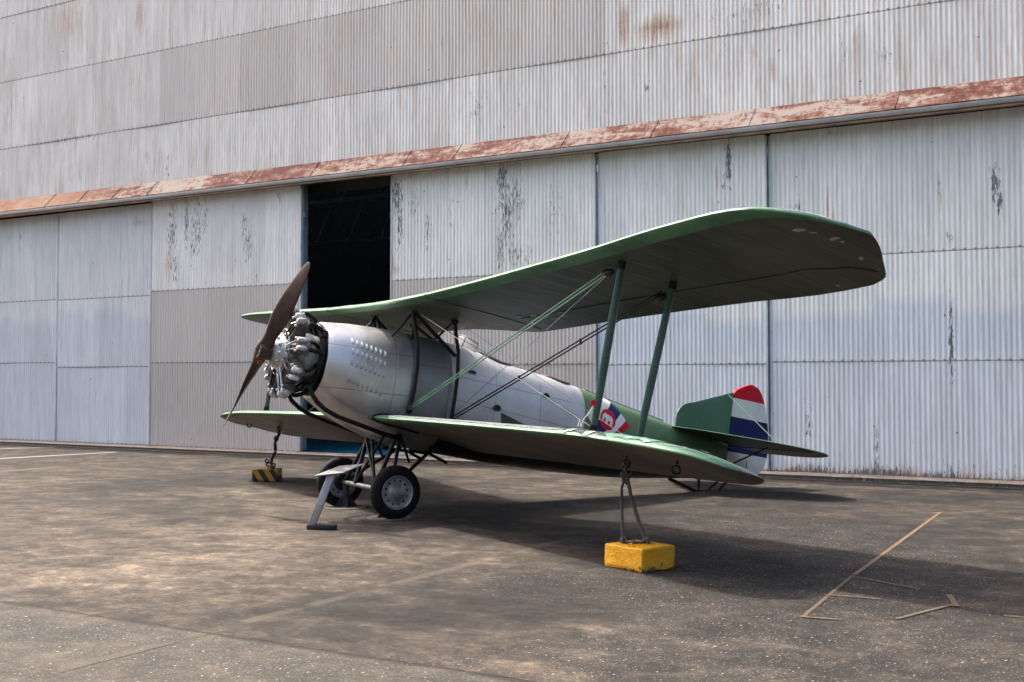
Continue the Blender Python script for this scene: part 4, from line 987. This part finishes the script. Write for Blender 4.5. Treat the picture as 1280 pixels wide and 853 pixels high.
for i in range(9):
    a=2*math.pi*i/9; d=Vector((0,math.sin(a),math.cos(a))); tg_=Vector((0,math.cos(a),-math.sin(a))); X=Vector((1,0,0)); c=Vector((1.235,0,EZ)); d=d*1.04
    m=MB(); pr=[(.20,.075)]
    z=.235
    while z<.395:
        pr+=[(z,.062),(z+.004,.086),(z+.008,.086),(z+.012,.062)]; z+=.015
    pr+=[(.40,.07)]
    m.lathe(pr,c,d,20,mi=1)
    Mx=Matrix((X,tg_,d)).transposed()
    m.loft([[c+X*(rx*math.cos(q))+tg_*(ry*math.sin(q))+d*h for q in [2*math.pi*k/20 for k in range(20)]] for h,rx,ry in ((.395,.06,.06),(.402,.092,.082),(.408,.092,.082),(.412,.062,.058),(.420,.094,.084),(.426,.094,.084),(.430,.062,.058),(.438,.092,.080),(.444,.092,.080),(.449,.06,.055),(.457,.082,.07),(.463,.08,.066),(.468,.05,.045),(.485,.04,.035))],mi=1)
    for s_ in (1,-1):                                   # rocker boxes
        m.ell(c+X*(.045)+tg_*(.048*s_)+d*.492,(.066,.032,.036),Mx); m.box(c+X*(.085)+tg_*(.050*s_)+d*.480,(.045,.05,.06),Mx,bev=.014)
        m.tube([c+X*.02+tg_*(.05*s_)+d*.50,c+X*.02+tg_*(.05*s_)+d*.535],.012,6)
        m.ell(c+X*.10+tg_*(.075*s_)+d*.43,(.02,.016,.02),Mx)
    cy=part('cylinder',m,[M_AL,M_FIN],ENG,sharp=32)
    for s_ in (1,-1):
        m=MB(); m.tube([Vector((1.355,0,EZ))+d*.20+tg_*(.030*s_),c+X*(.088)+tg_*(.050*s_)+d*.475],.0115,8,mi=0)
        part('push_rod',m,M_STEEL if (i+s_)%2 else M_BLK,ENG)
    m=MB(); m.tube([c-X*.06+tg_*.045+d*.47,c-X*.12+tg_*.05+d*.47,c-X*.22+tg_*.05+d*.43,Vector((.98,0,EZ))+tg_*.05+d*.37],.026,8)
    m.tube([c-X*.06-tg_*.045+d*.46,c-X*.12-tg_*.05+d*.44,Vector((1.0,0,EZ))-tg_*.05+d*.28],.022,8)
    part('exhaust_stub',m,M_BLK2,ENG)
    m=MB(); m.tube([c+X*.09+d*.43,c+X*.13+d*.40,Vector((1.38,0,EZ))+d*.27,Vector((1.36,0,EZ))+d*.22+tg_*.05],.005,5); part('ignition_lead',m,M_STEEL,ENG)
m=MB(); m.torus((.975,0,EZ),(1,0,0),.385,.042,40,10); part('collector_ring',m,M_BLK2,ENG)
m=MB(); m.torus((1.345,0,EZ),(1,0,0),.27,.010,40,6); part('ignition_ring',m,M_STEEL,ENG)
m=MB(); m.tube([(.97,.30,EZ+.30),(.97,.33,EZ+.22)],.05,8); 
for k_ in range(14):
    a=R(20+k_*23); m.box((.955,.33*math.sin(a),EZ+.33*math.cos(a)),(.07,.06,.05),bev=.01)
ac_=part('accessory',m,M_BLK2,ENG); absorb(ENG,[ac_],40)
# ---- propeller
TH=.833; PX=1.545; PZ=1.405
bd=Vector((0,math.sin(TH),math.cos(TH))); tn_=Vector((0,math.cos(TH),-math.sin(TH))); X=Vector((1,0,0))
m=MB(); st=[]
CT=[(-1.0,0)]
chord=[(0,.21),(.05,.20),(.10,.165),(.16,.155),(.25,.185),(.36,.225),(.5,.235),(.65,.215),(.8,.175),(.92,.12),(.98,.07),(1.0,.02)]
thick=[(0,.16),(.06,.15),(.10,.125),(.16,.10),(.25,.06),(.4,.038),(.6,.026),(.8,.018),(1,.006)]
twist=[(0,62),(.1,60),(.2,54),(.35,44),(.5,34),(.7,25),(.85,20),(1,17)]
RB=1.39
def psec(r,sgn):
    q=r; c=smooth_interp(q,chord); th_=smooth_interp(q,thick); b=R(smooth_interp(q,twist))
    cd=(tn_*sgn)*math.cos(b)-X*math.sin(b); nd=X*math.cos(b)+(tn_*sgn)*math.sin(b)
    cen=Vector((PX,0,PZ))+bd*sgn*(r*RB)+(tn_*sgn)*(-.02*math.sin(math.pi*q))
    P=[]
    for k in range(20):
        a=2*math.pi*k/20; e_=.82
        P.append(cen+cd*(c/2*math.copysign(abs(math.cos(a))**e_,math.cos(a)))+nd*(th_/2*math.copysign(abs(math.sin(a))**1.0,math.sin(a))))
    return P
rs=[0,.045,.09,.13,.17,.22,.28,.35,.42,.5,.58,.66,.74,.82,.88,.93,.965,.985,.997]
for sgn in (1,-1):
    m.loft([psec(q,sgn) for q in rs])
m.lathe([(-.08,.105),(-.07,.118),(.055,.118),(.065,.11)],(PX,0,PZ),(1,0,0),28)
PR=part('propeller',m,M_WOOD,sharp=50,label='dark varnished wooden two blade propeller')
m=MB(); m.lathe([(.060,.104),(.070,.104),(.074,.10),(.074,.0)],(PX,0,PZ),(1,0,0),28)
hp=part('hub_plate',m,worn('dull_hub_plate',(.10,.10,.10),.45,metal=.5,scale=12),PR)
m=MB()
for i in range(8):
    a=2*math.pi*i/8; m.lathe([(0,.010),(.010,.010),(.012,0)],(PX+.075,.066*math.sin(a),PZ+.066*math.cos(a)),(1,0,0),6)
m.lathe([(0,.028),(.008,.028),(.012,.018),(.012,0)],(PX+.075,0,PZ),(1,0,0),16)
hb_=part('hub_bolt',m,M_BLK2,hp); absorb(hp,[hb_],40)
m=MB(); q=psec(.12,-1)
m.ell(Vector((PX-.005,0,PZ))+bd*-.13+tn_*.055+X*.012,(.045,.035,.055),Matrix((X,tn_,bd)).transposed()); part('bare_wood_patch',m,M_WOODL,PR)
# ================================================================== blocks, ropes, stands
t=NT('yellow_block_paint'); a=t.noise(11,7,.7); b=t.noise(45,5,.7); P=t.xyz()
cb=t.mix(t.ramp(a,.35,.7),(.52,.235,.001),(.68,.33,.003)); cb=t.mix(t.ramp(t.math('SUBTRACT',a,t.math('MULTIPLY',P[2],1.6)),.47,.52),cb,(.10,.07,.04))
cb=t.mix(t.ramp(b,.66,.70),cb,(.07,.06,.05))
M_YEL=t.out(cb,t.ramp(b,.3,.7,.5,.75),0,t.bump(t.math('ADD',a,t.math('MULTIPLY',b,.5)),.6,.02),.4)
def rough_block(name,c,sz,ang,mat,seed):
    import bmesh
    b=bmesh.new(); bmesh.ops.create_cube(b,size=1); bmesh.ops.scale(b,vec=sz,verts=b.verts)
    bmesh.ops.bevel(b,geom=b.edges[:],offset=.011,segments=1,affect='EDGES')
    bmesh.ops.subdivide_edges(b,edges=b.edges[:],cuts=5,use_grid_fill=True)
    rr=random.Random(seed); from mathutils import noise
    for v in b.verts:
        n=noise.noise(v.co*9+Vector((seed,0,0)))*.007+noise.noise(v.co*31)*.006
        low=1 if v.co.z<-sz[2]/2+.03 else 0
        v.co+=v.co.normalized()*n; 
        if low: v.co.z+=max(0,noise.noise(v.co*12+Vector((7,7,7))))*.03; v.co.xy*=.985
        v.co.z+=sz[2]/2
    me=bpy.data.meshes.new(name); b.to_mesh(me); b.free(); me.materials.append(mat); me.polygons.foreach_set('use_smooth',[True]*len(me.polygons)); me.set_sharp_from_angle(angle=R(35))
    o=bpy.data.objects.new(name,me); col.objects.link(o); o.location=c; o.rotation_euler=(0,0,ang); return o
c2=ground(803,717.5)
def px_of(p):
    d=p-CP; return 640+F*d.dot(CR)/d.dot(FW)
ang_=R(-21); u1=Vector((-math.cos(ang_),-math.sin(ang_),0)); u2=Vector((-math.sin(ang_),math.cos(ang_),0))
l1=l2=.1
while px_of(c2+u1*l1)>755: l1+=.002
while px_of(c2+u2*l2)<844: l2+=.002
e1=-u1*l1; e2=u2*l2; cen=c2+u1*l1/2+u2*l2/2; print('block',l1,l2)
yb=rough_block('concrete_weight',(cen.x,cen.y,0),(e1.length,e2.length,.20),math.atan2(e1.y,e1.x),M_YEL,2)
tag(yb,'plain yellow painted concrete weight on the apron, roped to the near wing','weight block')
M_ROPE=worn('old_rope',(.06,.063,.056),.9,var=.4,dirt=(.24,.25,.22),dirtamt=.6,scale=60,bs=.8)
def eyelet(parent,loc,ang,mat,nm='lifting_eye'):
    m=MB(); pts=[]
    for i in range(11):
        a=math.pi*i/10; pts.append((.032*math.cos(a)*math.cos(ang),.032*math.cos(a)*math.sin(ang),.032*math.sin(a)-.006))
    m.tube(pts,.007,8); o=link(nm,m,mat,parent); o.location=parent.matrix_basis.inverted()@Vector(loc); return o
topL=ground(779,679,.20); topR=ground(807,679.5,.20); eyf=ground(789,684,.20)
eyelet(yb,eyf,.3,M_YEL); 
def ropepts(a,b,sag,n=14,tw=0):
    a=Vector(a);b=Vector(b); return [a.lerp(b,i/n)+Vector((0,0,-sag*math.sin(math.pi*i/n)))+Vector((tw*math.sin(i*1.7),tw*math.cos(i*2.1),0)) for i in range(n+1)]
def knot(m,c,r,seed):
    rr=random.Random(seed); c=Vector(c)
    for i in range(5):
        ax=Vector((rr.uniform(-1,1),rr.uniform(-1,1),rr.uniform(-.4,.4))); m.torus(c+Vector((rr.uniform(-1,1),rr.uniform(-1,1),rr.uniform(-.6,.8)))*r*.45,ax,r*.6,r*.28,12,7)
def twist(m,pts,r,pitch=.035):
    # two laid strands
    P=[Vector(p) for p in pts]; L=[0]
    for a,b in zip(P,P[1:]): L.append(L[-1]+(b-a).length)
    N=int(L[-1]/(pitch/5)); 
    for s_ in (0,math.pi):
        out=[]
        for k in range(N+1):
            l=L[-1]*k/N; i=max(0,min(len(P)-2,next((j for j in range(len(L)-1) if L[j+1]>=l),len(P)-2))); f_=(l-L[i])/max(1e-6,L[i+1]-L[i])
            p=P[i].lerp(P[i+1],f_); d=(P[i+1]-P[i]).normalized(); u=d.orthogonal().normalized(); w_=d.cross(u); a=2*math.pi*l/pitch+s_
            out.append(p+(u*math.cos(a)+w_*math.sin(a))*r*.55)
        m.tube(out,r*.62,6)
rt=W(RING[(1,4.5)])+Vector((0,0,.03)); kn=rt+Vector((0,0,-.09))
m=MB(); knot(m,rt,.035,1); knot(m,kn,.045,2); knot(m,kn-Vector((0,0,.05)),.035,3)
twist(m,[rt,kn],.018)
twist(m,[kn,kn+Vector((-.035,-.01,-.12)),kn.lerp(topL,.5)+Vector((-.025,0,0)),topL+Vector((-.005,0,.03))],.0125)
twist(m,[kn+Vector((.01,0,0)),kn.lerp(topR,.35)+Vector((-.01,0,0)),kn.lerp(topR,.7)+Vector((-.005,0,0)),topR+Vector((0,0,.02))],.016)
knot(m,topL+Vector((0,0,.02)),.035,4); knot(m,topR+Vector((0,0,.02)),.038,5); knot(m,topL+Vector((.09,.03,.0)),.025,6)
twist(m,[topL+Vector((0,0,.012)),topL+Vector((.08,-.02,.012)),topL+Vector((.17,.05,.012)),topR+Vector((0,0,.012))],.011)
o=link('tie_rope',m,M_ROPE); tag(o,'weathered grey green rope from the near wing ring down to the yellow weight','rope')
# striped block under the far wing
d1,d2=ground(316,602.5),ground(344,602.5); ang=math.atan2((d2-d1).y,(d2-d1).x)-.05
t=NT('striped_block_paint'); P=t.xyz(); a=t.noise(12,6,.7)
s_=t.math('FRACT',t.math('ADD',t.math('MULTIPLY',t.math('ADD',P[0],t.math('MULTIPLY',P[2],.62)),5.6),.52))
cb=t.mix(t.ramp(s_,.48,.52),(.36,.165,.012),(.009,.009,.009)); cb=t.mix(t.ramp(a,.62,.72),cb,(.12,.10,.07))
N=t.n('ShaderNodeNewGeometry'); sp=t.n('ShaderNodeSeparateXYZ'); t.t.links.new(t.tc.outputs['Normal'],sp.inputs[0])
cb=t.mix(t.ramp(sp.outputs[2],.6,.8),cb,(.30,.17,.04))
M_STRP=t.out(cb,.7,0,t.bump(a,.4,.01))
wb=(d2-d1).length
sc_=d1.lerp(d2,.56)+Vector((-CR.y,CR.x,0))*.14
sb=rough_block('concrete_weight',(sc_.x,sc_.y,0),(wb*1.18,.30,.20),ang,M_STRP,5)
tag(sb,'concrete weight with black and yellow hazard stripes under the far wing','weight block')
M_CHAIN=worn('dark_chain',(.02,.02,.022),.5,metal=.3,scale=20)
a_=W(RING[(-1,4.5)])+Vector((0,0,.04)); b_=Vector((sc_.x+.10,sc_.y-.02,.24))
m=MB(); n=15
for i in range(n):
    p=a_.lerp(b_,(i+.5)/n)+Vector((.02*math.sin(i*.9),0,0)); d=(b_-a_)/n
    u=d.normalized(); sd=(u.cross(Vector((1,0,0))) if i%2 else u.cross(Vector((0,1,0)))).normalized()
    pts=[p+u*(.042*math.cos(q))+sd*(.022*math.sin(q)) for q in [2*math.pi*k/12 for k in range(13)]]
    m.tube(pts,.009,6,cap=False)
knot(m,a_.lerp(b_,.28),.04,8)
for k_ in range(7):
    rr=random.Random(k_+70); m.torus(b_+Vector((rr.uniform(-.11,.07),rr.uniform(-.06,.06),rr.uniform(-.03,.07))),(rr.uniform(-1,1),rr.uniform(-1,1),rr.uniform(-1,1)),.035,.012,12,6)
o=link('tie_chain',m,M_CHAIN); tag(o,'black chain hanging from the far wing ring to the striped weight','chain')
m=MB(); m.torus((b_.x+.04,b_.y-.06,.215),(1,.2,0),.035,.008,14,6); o2=link('lifting_eye',m,M_YEL,sb); o2.matrix_parent_inverse=sb.matrix_basis.inverted()
# axle stands
def axle_stand(y,label,r=.26):
    p=W((0,y,0)); e_=empty('axle_stand',(p.x,p.y,0)); tag(e_,label,'support stand','stands propping up the axle')
    m=MB(); h=p.z-.028
    m.tube([(0,0,.01),(0,0,h)],.042,14); m.tube([(0,0,h-.02),(0,0,h)],.05,14)
    link('post',m,M_GREY2,e_)
    m=MB()
    for k in range(4):
        a=math.pi/4+math.pi/2*k; c,s=math.cos(a),math.sin(a); n_=Vector((-s,c,0))*.006
        P=[Vector((c*.03,s*.03,.012)),Vector((c*.15,s*.15,.012)),Vector((c*.03,s*.03,.17))]
        m.add([q+n_ for q in P]+[q-n_ for q in P],[(0,1,2),(5,4,3),(0,3,4,1),(1,4,5,2),(2,5,3,0)])
    link('gusset',m,M_GREY2,e_)
    m=MB(); m.lathe([(0,r),(.010,r),(.012,r-.004),(.012,0)],(0,0,.0),(0,0,1),32); link('base_plate',m,M_PLATE,e_); return e_
M_GREY2=worn('dark_grey_stand_paint',(.02,.021,.022),.45,var=.3,dirtamt=.4,spec=.2,scale=9); M_PLATE=worn('dusty_plate',(.09,.085,.078),.6,var=.3,dirt=(.3,.26,.2),dirtamt=.6,scale=12)
axle_stand(-.62,'dark grey post stand on a round plate holding the axle beside the far wheel')
axle_stand(.66,'round plate stand mostly hidden behind the near wheel, holding the axle')
# display stand with tilted plate
bs_=ground(389,662); e_=empty('display_stand',(bs_.x,bs_.y,0)); tag(e_,'grey metal display stand, tilted plate on a leaning leg, in front of the wheels','stand')
fwd=Vector((-CR.y,CR.x,0))
leg0=Vector((0,0,.03)); leg1=CR*.215+fwd*.05+Vector((0,0,.60))
d=(leg1-leg0); L_=d.length; dn=d.normalized(); sx=(CR-dn*CR.dot(dn)).normalized(); sy=dn.cross(sx)
m=MB(); m.box((leg0+leg1)/2,(.082,.05,L_),Matrix((sx,sy,dn)).transposed(),bev=.005)
M_ZINC=worn('galvanised_grey',(.30,.30,.30),.42,metal=.55,var=.15,dirtamt=.3,scale=9)
link('leg',m,M_ZINC,e_)
m=MB(); rot=Matrix.Rotation(math.atan2(CR.y,CR.x)-.10,3,'Z'); m.box(CR*.115+Vector((0,0,.026))-fwd*.0,(.31,.11,.052),rot,bev=.006); link('foot',m,M_GREY2,e_)
# plate: a tilted quadrilateral
q0=Vector((bs_.x,bs_.y,0)); tp=leg1
pu=(CR*1.0+Vector((0,0,.10))).normalized(); pv=(fwd*.96+CR*.32+Vector((0,0,.20))).normalized()
m=MB(); cc_=tp+Vector((0,0,.022))+CR*.045+fwd*.06; hx,hy=.175,.17
nrm=pu.cross(pv).normalized(); P=[cc_-pu*hx-pv*hy,cc_+pu*hx*.75-pv*hy*.9,cc_+pu*hx*1.25+pv*hy,cc_-pu*hx*.35+pv*hy*1.1]
m.add([p+nrm*.005 for p in P]+[p-nrm*.005 for p in P],[(0,1,2,3),(7,6,5,4),(0,4,5,1),(1,5,6,2),(2,6,7,3),(3,7,4,0)])
link('top_plate',m,M_ZINC,e_,smooth=False)
m=MB(); m.ell(tp+CR*.05+Vector((0,0,-.01)),(.035,.03,.03)); link('bracket',m,worn('tan_bracket',(.30,.22,.14),.6,scale=20),e_)
# red tag hanging on a cord by the strut
pz=W((-2.80,.45,1.49)); pb=W((-2.80,.47,1.14)); pt_=W((-2.72,.47,1.50))
m=MB(); sc0=W((-.10,4.30,1.20)); 
pc=W((-.02,4.45,1.10)) 
m=MB(); rr_=[pc+AM@Vector((0.0,.0,0))+ (CR*math.cos(q)*.024+Vector((0,0,1))*math.sin(q)*.032) for q in [2*math.pi*k/18 for k in range(18)]]
m.add(rr_+[p+FW*.006 for p in rr_],[tuple(range(18)),tuple(reversed(range(18,36)))]+[(k,(k+1)%18,18+(k+1)%18,18+k) for k in range(18)])
tgo=empty('hanging_tag',pc); tag(tgo,'small round red tag on a pale cord tied at the near front wing strut','tag')
o=link('disc',m,P_RED,tgo,smooth=False); o.matrix_parent_inverse=Matrix.Translation(-pc)
pe=W((.04,4.40,.88)); m=MB(); m.tube([pc-Vector((0,0,.02)),pc.lerp(pe,.4)+CR*.01,pc.lerp(pe,.7)-CR*.012,pe],.004,6); 
m.tube([pe,pe+AM@Vector((0,-.05,.07)),pe+AM@Vector((.02,-.02,.0))],.004,5)
o=link('cord',m,worn('pale_cord',(.42,.46,.36),.8,scale=40),tgo); o.matrix_parent_inverse=Matrix.Translation(-pc)
# weeds along the kerb strip
rr=random.Random(9); m=MB()
M_WEED=worn('weed_green',(.05,.11,.02),.7,var=.5,scale=30,dirt=(.15,.13,.05),dirtamt=.4)
for (px,py,n_,sp_) in ((1060,605,70,.5),(1180,607,70,.6),(735,589,60,.5),(870,596,20,.4),(1230,610,30,.4),(20,552,20,1.2),(820,594,24,.5)):
    c=ground(px,py); 
    for i in range(n_):
        b_=Vector((c.x+rr.gauss(0,sp_),rr.choice([18.47,18.33,19.03])+rr.uniform(-.03,.03),.02)); h_=rr.uniform(.02,.07)*(1.6 if rr.random()<.15 else 1)
        for k in range(3):
            a=rr.uniform(0,6.28); tip=b_+Vector((math.cos(a)*h_*.6,math.sin(a)*h_*.6,h_)); s_=Vector((-math.sin(a),math.cos(a),0))*.006
            m.add([b_-s_,b_+s_,tip],[(0,1,2)])
m.recalc=False
o=link('weeds',m,M_WEED,smooth=False); tag(o,'sparse green weeds along the kerb strip','weeds',kind='stuff')
